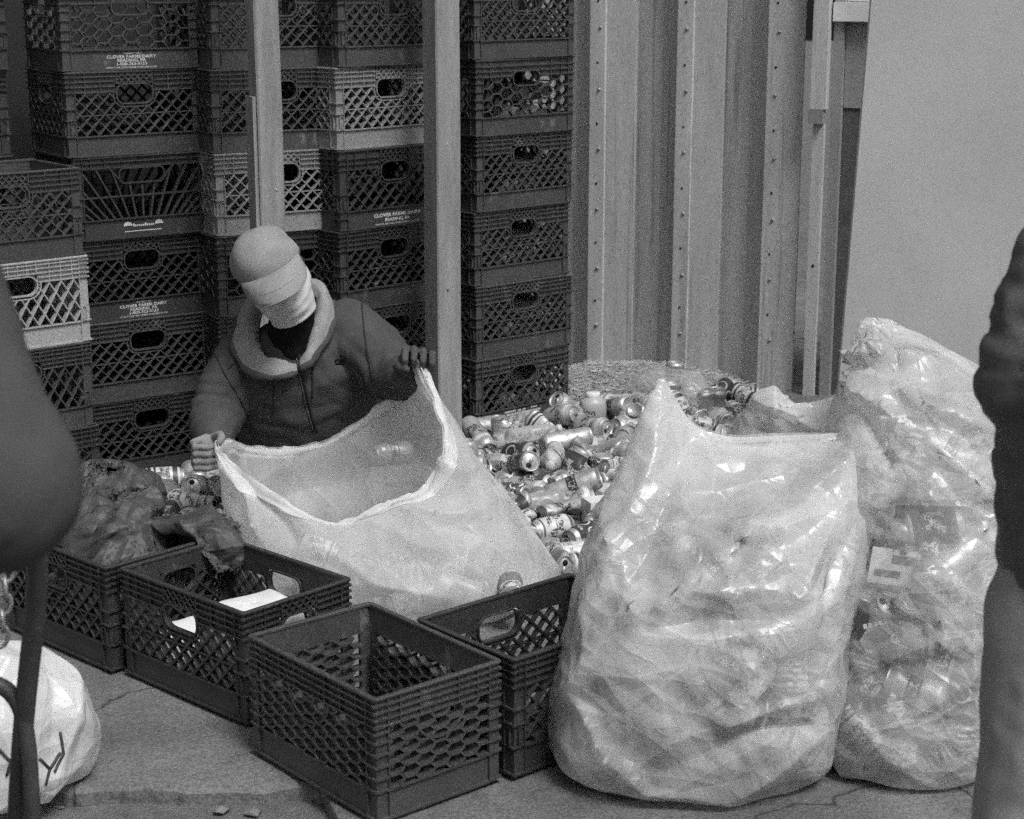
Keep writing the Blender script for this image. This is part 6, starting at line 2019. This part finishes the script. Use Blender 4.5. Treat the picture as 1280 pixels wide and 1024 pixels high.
def stander(root, mats, arm, other, cx, cy, turn, puff, hip=0.88, shoulder=1.40, head=1.60, spread=0.10):
    S = Vector((math.cos(turn), math.sin(turn), 0)); F = Vector((math.sin(turn), -math.cos(turn), 0))
    C = Vector((cx, cy, 0))
    at_ = lambda s, f, z: C + S * s + F * f + Vector((0, 0, z))
    b = MB()
    ball(b, at_(0, 0.03, head), S * 0.075, F * 0.095, Vector((0, 0, 0.115)))
    limb(b, [at_(0, 0.12, head - 0.01), at_(0, 0.13, head - 0.035)], [0.009, 0.013], 8)
    for sx in (-1, 1): ball(b, at_(sx * 0.076, 0.02, head - 0.01), S * 0.01, F * 0.018, Vector((0, 0, 0.03)), 10, 6)
    limb(b, [at_(0, 0, head - 0.09), at_(0, -0.01, shoulder - 0.02)], [0.052, 0.06])
    etube(b, [(at_(0, 0, hip - 0.06), S * 0.15, F * 0.10), (at_(0, 0, hip + 0.2), S * 0.14, F * 0.10), (at_(0, 0, shoulder - 0.1), S * 0.17, F * 0.11), (at_(0, 0, shoulder), S * 0.10, F * 0.07)])
    for sx in (-1, 1):
        limb(b, [at_(sx * 0.09, 0, hip - 0.05), at_(sx * 0.10, 0.02, 0.48), at_(sx * 0.10, -0.01, 0.09)], [0.085, 0.058, 0.042])
        limb(b, [at_(sx * 0.10, -0.02, 0.05), at_(sx * 0.10, 0.12, 0.035)], [0.035, 0.03])
    for path in (arm, other):
        limb(b, path[:3], [0.055, 0.042, 0.03])
        w, e_ = Vector(path[2]), (Vector(path[2]) - Vector(path[1])).normalized()
        sd_ = e_.cross(Vector((0, 0, 1))).normalized()
        limb(b, [w, w + e_ * 0.06], [0.03, 0.034], 10)
        for q in range(4):
            o_ = sd_ * (q - 1.5) * 0.019
            limb(b, [w + e_ * 0.07 + o_, w + e_ * (0.11 + 0.006 * (q in (1, 2))) + o_ - Vector((0, 0, 0.01)), w + e_ * 0.125 + o_ - Vector((0, 0, 0.035))], [0.0095, 0.009, 0.008], 8)
        limb(b, [w + e_ * 0.03 + sd_ * 0.03, w + e_ * 0.065 + sd_ * 0.052, w + e_ * 0.09 + sd_ * 0.05], [0.012, 0.0105, 0.009], 8)
    blob('body', b, 0.010, 4, M_skin, root)
    b = MB(); ball(b, at_(0, 0.01, head + 0.035), S * 0.085, F * 0.105, Vector((0, 0, 0.095))); blob('hair', b, 0.012, 3, M_hair, root, cloth_folds(0.004, 30, 2))
    # trousers
    b = MB()
    ball(b, at_(0, 0, hip - 0.04), S * 0.185, F * 0.14, Vector((0, 0, 0.12)))
    for sx in (-1, 1):
        limb(b, [at_(sx * spread * 0.95, 0, hip - 0.06), at_(sx * spread * 1.1, 0.02, 0.48), at_(sx * spread * 1.12, 0.0, 0.06)], [0.118, 0.105, 0.095])
    blob('trousers', b, 0.012, 4, mats[1], root, cloth_folds(0.007, 9, 7))
    for sx in (-1, 1):
        b = MB(); limb(b, [at_(sx * 0.11, -0.05, 0.045), at_(sx * 0.11, 0.05, 0.045), at_(sx * 0.115, 0.15, 0.035)], [0.043, 0.045, 0.033]); blob('shoe', b, 0.009, 3, M_shoe, root)
    # jacket
    b = MB()
    etube(b, [(at_(0, 0, hip - 0.02), S * 0.225, F * 0.17), (at_(0, 0, hip + 0.10), S * 0.235, F * 0.175), (at_(0, 0, hip + 0.30), S * 0.235, F * 0.17), (at_(0, 0, shoulder - 0.08), S * 0.225, F * 0.15), (at_(0, 0, shoulder), S * 0.17, F * 0.11), (at_(0, 0, shoulder + 0.05), S * 0.09, F * 0.09)], 26)
    for path in (arm, other):
        limb(b, path[:3], [0.098, 0.090, 0.060])
    fn = cloth_folds(0.009, 9, 9, [(arm[1], Vector(arm[1]) - Vector(arm[0]), 0.13, 0.008, 70)]) if puff > 0 else cloth_folds(0.006, 6, 9, [(arm[1], Vector(arm[1]) - Vector(arm[0]), 0.10, 0.003, 60)])
    def dd(co, no):
        h = fn(co, no)
        if puff > 0: h = h + puff * np.abs(np.sin(co[:, 2] * math.pi / 0.058 + 1.6 * vnoise(co, 7, 3))) ** 0.6 + 0.006 * vnoise(co, 26, 5)
        return h
    jj = blob('jacket', b, 0.010, 5, mats[0], root, dd)
    return jj


rp = empty('person', (0, 0, 0))
tag(rp, 'standing person in dark quilted jacket and grey trousers, cut off by the picture edge', 'person')
stander(rp, (M_puff, M_gtrouser), [(0.775, 2.44, 1.275), (0.722, 2.40, 1.150), (0.85, 2.20, 1.09)], [(1.10, 2.40, 1.35), (1.18, 2.36, 1.10), (1.08, 2.18, 1.0)], 0.912, 2.42, R(6), 0.007, hip=0.875, shoulder=1.30, head=1.50, spread=0.135)

# ---- person at the left edge, only a sleeve in view
M_coat = grey('dark_wool', 0.065, 0.085, scale=10, rough=0.95, bump=0.4, bscale=300, fine=0.15, spec=0.1)
lp = empty('person', (0, 0, 0))
tag(lp, 'standing person in dark coat close to the camera, only a bent sleeve showing', 'person')
stander(lp, (M_coat, M_trouser), [(-0.580, 1.66, 1.440), (-0.482, 1.60, 1.230), (-0.70, 1.42, 1.165)], [(-1.02, 1.62, 1.42), (-1.10, 1.55, 1.14), (-0.98, 1.36, 1.05)], -0.82, 1.66, R(-8), 0.0, hip=0.92, shoulder=1.43, head=1.64)
# ------------------------------------------------------------------ plastic, paper and cart in the foreground
def crumple(name, rings, nv, nu, mat, seed, amp, slack, iters, label, cat, group=None, floor=0.0, direction=(1, 0, 0.4), att=0.006, scale=9.0, pleat=None):
    P = rings_to_grid(rings, nv, nu)
    Nn = grid_normals(P)
    init = Nn * (amp * vnoise(P, scale, seed, None, 2) * 1.5 + folds(P, seed + 1, amp, scale * 1.2, direction, 2.5))[..., None]
    X = relax(P, slack, att, iters, seed, init, floor=floor)
    if pleat:
        for q, (am, sc, dr, sq) in enumerate(pleat):
            X = X + grid_normals(X) * folds(X, seed + 9 + q, am, sc, dr, sq)[..., None]
        X = crinkle(X, seed + 5, 0.022, 14.0, direction, 2.0)
    else:
        X = crinkle(X, seed + 5, amp * 1.0, scale * 1.3, direction, 2.0)
    X = facet(X, sig=0.13)
    if floor is not None: X[..., 2] = np.maximum(X[..., 2], floor)
    o = film_object(name, X, mat)
    if label: tag(o, label, cat, group)
    return o


# black plastic heaped in the leftmost crate
cx, cy = -1.055, 4.46
crumple('black_plastic_bag', [oval(cx, cy, 0.10, 0.03, 0.03, 12), oval(cx, cy, 0.12, 0.11, 0.11, 12), oval(cx, cy + 0.01, 0.23, 0.140, 0.12, 12), oval(cx - 0.01, cy + 0.03, 0.285, 0.120, 0.095, 12),
                              oval(cx + 0.0, cy + 0.07, 0.330, 0.092, 0.075, 12), oval(cx + 0.01, cy + 0.08, 0.368, 0.060, 0.046, 12), oval(cx + 0.02, cy + 0.08, 0.388, 0.02, 0.015, 12)],
        110, 200, M_blackfilm, 61, 0.030, 0.16, 70, 'crumpled black plastic bag bulging out of the leftmost crate', 'plastic bag', 'black plastic in the crates', direction=(0.6, 0, -0.8), scale=8, pleat=[(0.026, 8, (0.45, 0.1, 0.9), 4.0), (0.016, 15, (0.8, 0.1, 0.4), 4.0), (0.006, 34, (0.3, 0.2, 0.9), 4.0)])
path = [Vector(p) for p in ((-0.99, 4.48, 0.265), (-0.93, 4.48, 0.285), (-0.85, 4.45, 0.295), (-0.775, 4.405, 0.305), (-0.735, 4.360, 0.290), (-0.722, 4.320, 0.250), (-0.716, 4.300, 0.205))]
rad = [0.02, 0.050, 0.056, 0.058, 0.060, 0.056, 0.020]
rings = []
for i, p in enumerate(path):
    t = (path[min(i + 1, 6)] - path[max(i - 1, 0)]).normalized()
    s_ = t.cross(Vector((0, 0, 1))).normalized(); u_ = s_.cross(t)
    rings.append([tuple(p + s_ * math.cos(2 * math.pi * k / 12) * rad[i] * 1.15 + u_ * math.sin(2 * math.pi * k / 12) * rad[i] * 0.55) for k in range(12)])
crumple('black_plastic_bag', rings, 90, 110, M_blackfilm, 64, 0.018, 0.14, 60, 'black plastic bag trailing over the rim into the crate of white paper', 'plastic bag', 'black plastic in the crates', direction=(0.7, -0.5, -0.4), scale=10, floor=None, pleat=[(0.016, 12, (0.7, -0.5, -0.5), 5.0), (0.008, 22, (0.6, -0.5, -0.6), 4.0)])

# white paper in the crates
M_paper = grey('white_paper', 0.62, 0.74, scale=10, rough=0.85, bump=0.15, bscale=80, fine=0.05)
def paper(x, y, z0, z1, ax, ay, rot, seed, label):
    return crumple('paper_bag', [oval(x, y, z0, 0.01, 0.01, 12), oval(x, y, z0 + 0.002, ax * 0.9, ay * 0.9, 12, rot, 0.5), oval(x, y, z0 + 0.02, ax, ay, 12, rot, 0.45), oval(x, y, (z0 + z1) / 2, ax, ay, 12, rot, 0.45),
                                 oval(x, y, z1 - 0.02, ax * 0.96, ay * 0.9, 12, rot, 0.45), oval(x, y, z1, ax * 0.85, ay * 0.55, 12, rot, 0.5), oval(x, y, z1 + 0.012, ax * 0.3, ay * 0.12, 12, rot, 0.6), oval(x, y, z1 + 0.010, 0.002, 0.001, 12, rot, 1.0)],
                   44, 70, M_paper, seed, 0.022, 0.08, 40, label, 'paper bag', 'white paper in the crates', direction=(0.5, 0.2, 0.8), att=0.02, scale=8, floor=z0)
paper(-0.605, 4.025, 0.024, 0.215, 0.105, 0.085, 0.82, 71, 'crumpled white paper bag standing in the middle black crate')
paper(-0.795, 4.150, 0.024, 0.120, 0.060, 0.050, 0.5, 72, 'small white paper wad behind the lattice of the middle black crate')
paper(0.170, 3.780, 0.024, 0.125, 0.150, 0.075, 0.72, 73, 'white paper bag lying in the crate behind the large front bag')
paper(-0.395, 3.720, 0.024, 0.085, 0.045, 0.035, 0.3, 74, 'scrap of white paper in a back corner of the nearest crate')

# cup shapes standing in for can ends in the stack beside the metal wall
M_cup = grey('can_stand_in', 0.20, 0.27, scale=20, rough=0.7, bump=0.1, stain=(30, 0.6, 0.15, (1, 1, 1)))
cm = MB(); cm.lathe([(0.0006, 0.004), (0.027, 0.004), (0.028, 0.0), (0.0385, 0.108), (0.0398, 0.110), (0.0385, 0.112), (0.037, 0.108), (0.0265, 0.008), (0.0006, 0.008)], 18)
cmesh = cm.mesh('can_stand_in', M_cup, True)
rr = random.Random(17)
for row, nmr in ((0, 'bottom'), (1, 'fifth from top'), (2, 'fourth from top'), (3, 'third from top'), (4, 'second from top')):
    e = WALLC[4][row]
    for q in range(4):
        M = Matrix.Translation(e.location) @ Matrix.Rotation(e.rotation_euler.z, 4, 'Z')
        o = bpy.data.objects.new('can_stand_in', cmesh); link(o)
        lx, ly = 0.02 + 0.050 * q + rr.uniform(-.008, .008), -0.125 + rr.uniform(-0.01, 0.025)
        hz = 0.022 if q % 2 else 0.0
        o.matrix_world = M @ Matrix.Translation((lx, ly + 0.06 * (q % 2), 0.065)) @ Matrix.Rotation(R(-90), 4, 'X') @ Matrix.Rotation(rr.uniform(0, 6), 4, 'Z')
        o.location.z += 0.08 * (q % 2)
        tag(o, 'grey can stand-in, %s of four in the %s crate beside corrugated wall' % (('leftmost', 'second', 'third', 'rightmost')[q], nmr), 'cup', 'can stand-ins in the right-hand crate stack')

# pale crumpled bag by the litter
crumple('crumpled_plastic_bag', [oval(0.60, 6.86, 0.02, 0.03, 0.02, 12), oval(0.60, 6.86, 0.02, 0.13, 0.09, 12), oval(0.60, 6.86, 0.06, 0.155, 0.11, 12), oval(0.60, 6.87, 0.11, 0.13, 0.09, 12), oval(0.60, 6.87, 0.14, 0.07, 0.05, 12), oval(0.60, 6.87, 0.15, 0.01, 0.01, 12)],
        50, 90, M_film2, 81, 0.024, 0.12, 60, 'small clear crumpled plastic bag lying against the litter heap', 'plastic bag', direction=(0.8, 0, 0.5), scale=10)

# carrier bag at the left edge
M_carrier = film('carrier_film', g=0.80, clear=0.03, translucent=0.35, bump=0.7, vary=0.03, scale=8, tilt=1.3)
cbx, cby = -1.045, 3.53
cbag = crumple('carrier_bag', [oval(cbx, cby, 0.004, 0.02, 0.02, 12), oval(cbx, cby, 0.004, 0.10, 0.09, 12), oval(cbx, cby, 0.03, 0.145, 0.12, 12), oval(cbx, cby, 0.10, 0.160, 0.13, 12), oval(cbx - 0.005, cby, 0.18, 0.145, 0.12, 12),
                               oval(cbx - 0.01, cby, 0.25, 0.120, 0.09, 12), oval(cbx - 0.02, cby, 0.30, 0.075, 0.05, 12), oval(cbx - 0.02, cby, 0.33, 0.02, 0.02, 12)],
               90, 160, M_carrier, 84, 0.034, 0.10, 60, 'white plastic carrier bag with dark printed strokes standing at the left edge', 'carrier bag', direction=(0.3, 0, 1), scale=6)
bpy.context.view_layer.update()
for strokes in ([(-0.90, 0.115), (-0.885, 0.085), (-0.868, 0.108)], [(-0.885, 0.085), (-0.892, 0.055)], [(-0.935, 0.075), (-0.928, 0.045)], [(-0.965, 0.16), (-0.945, 0.13), (-0.955, 0.10)], [(-0.868, 0.15), (-0.862, 0.105), (-0.878, 0.075)], [(-1.00, 0.10), (-0.985, 0.06)]):
    pts = []
    for a, b_ in zip(strokes[:-1], strokes[1:]):
        for k in range(7):
            t = k / 6
            x, z = a[0] + (b_[0] - a[0]) * t, a[1] + (b_[1] - a[1]) * t
            hit, loc, nrm, _ = cbag.ray_cast(Vector((x - 0.06, 3.0, z)), Vector((0, 1, 0)))
            if hit: pts.append(loc + nrm * 0.0015)
    if len(pts) > 2:
        m = MB(); m.tube(pts, 0.0032, 6); m.build('printed_stroke', M_inkd, cbag, True)

# hand cart at the left edge
M_tube = grey('painted_tube', 0.055, 0.085, scale=20, rough=0.45, bump=0.1, metal=0.2, stain=(30, 0.62, 0.14, (1, 1, 1)))
M_rubber = grey('rubber', 0.015, 0.025, rough=0.8, bump=0.2)
M_steel = grey('worn_steel', 0.25, 0.4, scale=30, rough=0.4, bump=0.1, metal=0.5)
hc = empty('hand_cart', (0, 0, 0))
tag(hc, 'folding hand cart of dark bent tubes in front of the carrier bag', 'hand cart')
def bent(name, pts, r, mat, n=40):
    m = MB(); m.tube([Vector(p) for p in crom(np.array(pts), n, False)], r, 12); return m.build(name, mat, hc, True)
bent('frame_tube', [(-0.660, 2.36, 1.02), (-0.672, 2.44, 0.92), (-0.690, 2.50, 0.80), (-0.735, 2.56, 0.60), (-0.775, 2.62, 0.40), (-0.815, 2.70, 0.16), (-0.825, 2.72, 0.10)], 0.0160, M_tube)
bent('frame_tube', [(-1.060, 2.30, 1.02), (-1.065, 2.40, 0.92), (-1.075, 2.48, 0.80), (-1.090, 2.54, 0.60), (-1.105, 2.58, 0.40), (-1.130, 2.62, 0.16), (-1.135, 2.64, 0.10)], 0.0135, M_tube)
bent('handle', [(-0.660, 2.36, 1.02), (-0.69, 2.345, 1.075), (-0.78, 2.35, 1.09), (-0.96, 2.29, 1.09), (-1.04, 2.28, 1.075), (-1.060, 2.30, 1.02)], 0.0135, M_tube)
bent('brace_tube', [(-1.02, 2.52, 0.640), (-0.90, 2.52, 0.645), (-0.80, 2.55, 0.640), (-0.755, 2.56, 0.615), (-0.738, 2.565, 0.55), (-0.738, 2.57, 0.42), (-0.745, 2.58, 0.20), (-0.745, 2.58, 0.012)], 0.0125, M_tube, 60)
bent('brace_tube', [(-1.02, 2.52, 0.640), (-1.06, 2.53, 0.60), (-1.07, 2.54, 0.40), (-1.07, 2.55, 0.20), (-1.07, 2.55, 0.012)], 0.0125, M_tube)
m = MB(); m.tube([(-0.825, 2.72, 0.10), (-1.135, 2.64, 0.10)], 0.010, 10); m.build('axle', M_steel, hc, True)
for p in ((-0.795, 2.727, 0.10), (-1.165, 2.633, 0.10)):
    w = MB(); w.lathe([(0.030, -0.012), (0.085, -0.014), (0.097, -0.012), (0.100, 0.0), (0.097, 0.012), (0.085, 0.014), (0.030, 0.012), (0.030, -0.012)], 28)
    o = w.build('wheel', M_rubber, hc, True); o.location = p; o.rotation_euler = (0, R(90), R(-12))
    w = MB(); w.lathe([(0.0006, -0.015), (0.034, -0.015), (0.036, 0.0), (0.034, 0.015), (0.0006, 0.015)], 16)
    o2 = w.build('hub', M_steel, o, True)
# bright chain hanging from the cart
for k in range(9):
    m = MB(); m.tube([(0.011 * math.cos(t), 0.0, 0.017 * math.sin(t)) for t in [2 * math.pi * q / 14 for q in range(15)]], 0.0036, 7, False)
    o = m.build('chain_link', M_steel, hc, True)
    o.location = (-0.745 - 0.004 * k, 2.60, 0.90 - 0.026 * k); o.rotation_euler = (0, R(12), R(90 * (k % 2) + 20))

# a crate glimpsed behind the tall bag
crate('lattice', 'mid', (1.22, 4.62), 0.35, 0.0, 'dark grey milk crate under another behind the tall clear bag', GF)
crate('lattice', 'mid', (1.21, 4.63), 0.42, CP, 'dark grey milk crate, upper of two behind the tall clear bag', GF)

# loose stones and flakes along the broken edge of the pavement
M_stone = grey('broken_concrete', 0.12, 0.22, scale=30, rough=0.95, bump=0.5, bscale=120, fine=0.3)
rr = random.Random(29)
chips = []
for k in range(3):
    x = rr.uniform(-0.98, -0.30); y = edge_y(x) - rr.uniform(0.01, 0.09)
    s = rr.choice((0.004, 0.006, 0.008, 0.012, 0.022))
    m = MB()
    vs = []
    for (a, b_, c_) in [(1, 0, 0), (-1, 0, 0), (0, 1, 0), (0, -1, 0), (0, 0, 0.6), (0, 0, -0.5), (.6, .6, .3), (-.6, .5, .3), (.5, -.6, .35), (-.6, -.6, .2)]:
        vs.append((a * s * rr.uniform(.7, 1.2), b_ * s * rr.uniform(.6, 1.1), c_ * s * rr.uniform(.6, 1.1)))
    bm_ = bmesh.new()
    for v in vs: bm_.verts.new(v)
    bmesh.ops.convex_hull(bm_, input=bm_.verts)
    me = bpy.data.meshes.new('stone'); bm_.to_mesh(me); bm_.free()
    me.materials.append(M_stone)
    o = bpy.data.objects.new('stone', me); link(o); o.location = (x, y, -0.045 + s * 0.35); o.rotation_euler = (0, 0, rr.uniform(0, 6))
    chips.append(o)

ORD = ['first', 'second', 'third', 'fourth', 'fifth', 'sixth', 'seventh', 'eighth', 'ninth', 'tenth', 'eleventh', 'twelfth', 'thirteenth', 'fourteenth', 'fifteenth', 'sixteenth']
for k, o in enumerate(sorted(chips, key=lambda c: c.location.x)):
    tag(o, 'small broken concrete chip, %s from the left along the pavement edge' % ORD[k], 'stone', 'chips along the pavement edge')

# look-alikes in one place are told apart by how near they lie
by = {}
for o in SC.objects:
    if o.parent is None and o.get('label'): by.setdefault(o['label'], []).append(o)
for lab, os_ in by.items():
    n = len(os_)
    if n < 2: continue
    os_.sort(key=lambda o: o.matrix_world.translation.y if o.location.length == 0 else o.location.y)
    words = {2: ['nearer', 'farther'], 3: ['nearest', 'middle', 'farthest']}.get(n) or ['nearest'] + ['%s nearest' % ORD[k] for k in range(1, n - 1)] + ['farthest']
    for w, o in zip(words, os_): o['label'] = w + ' ' + lab
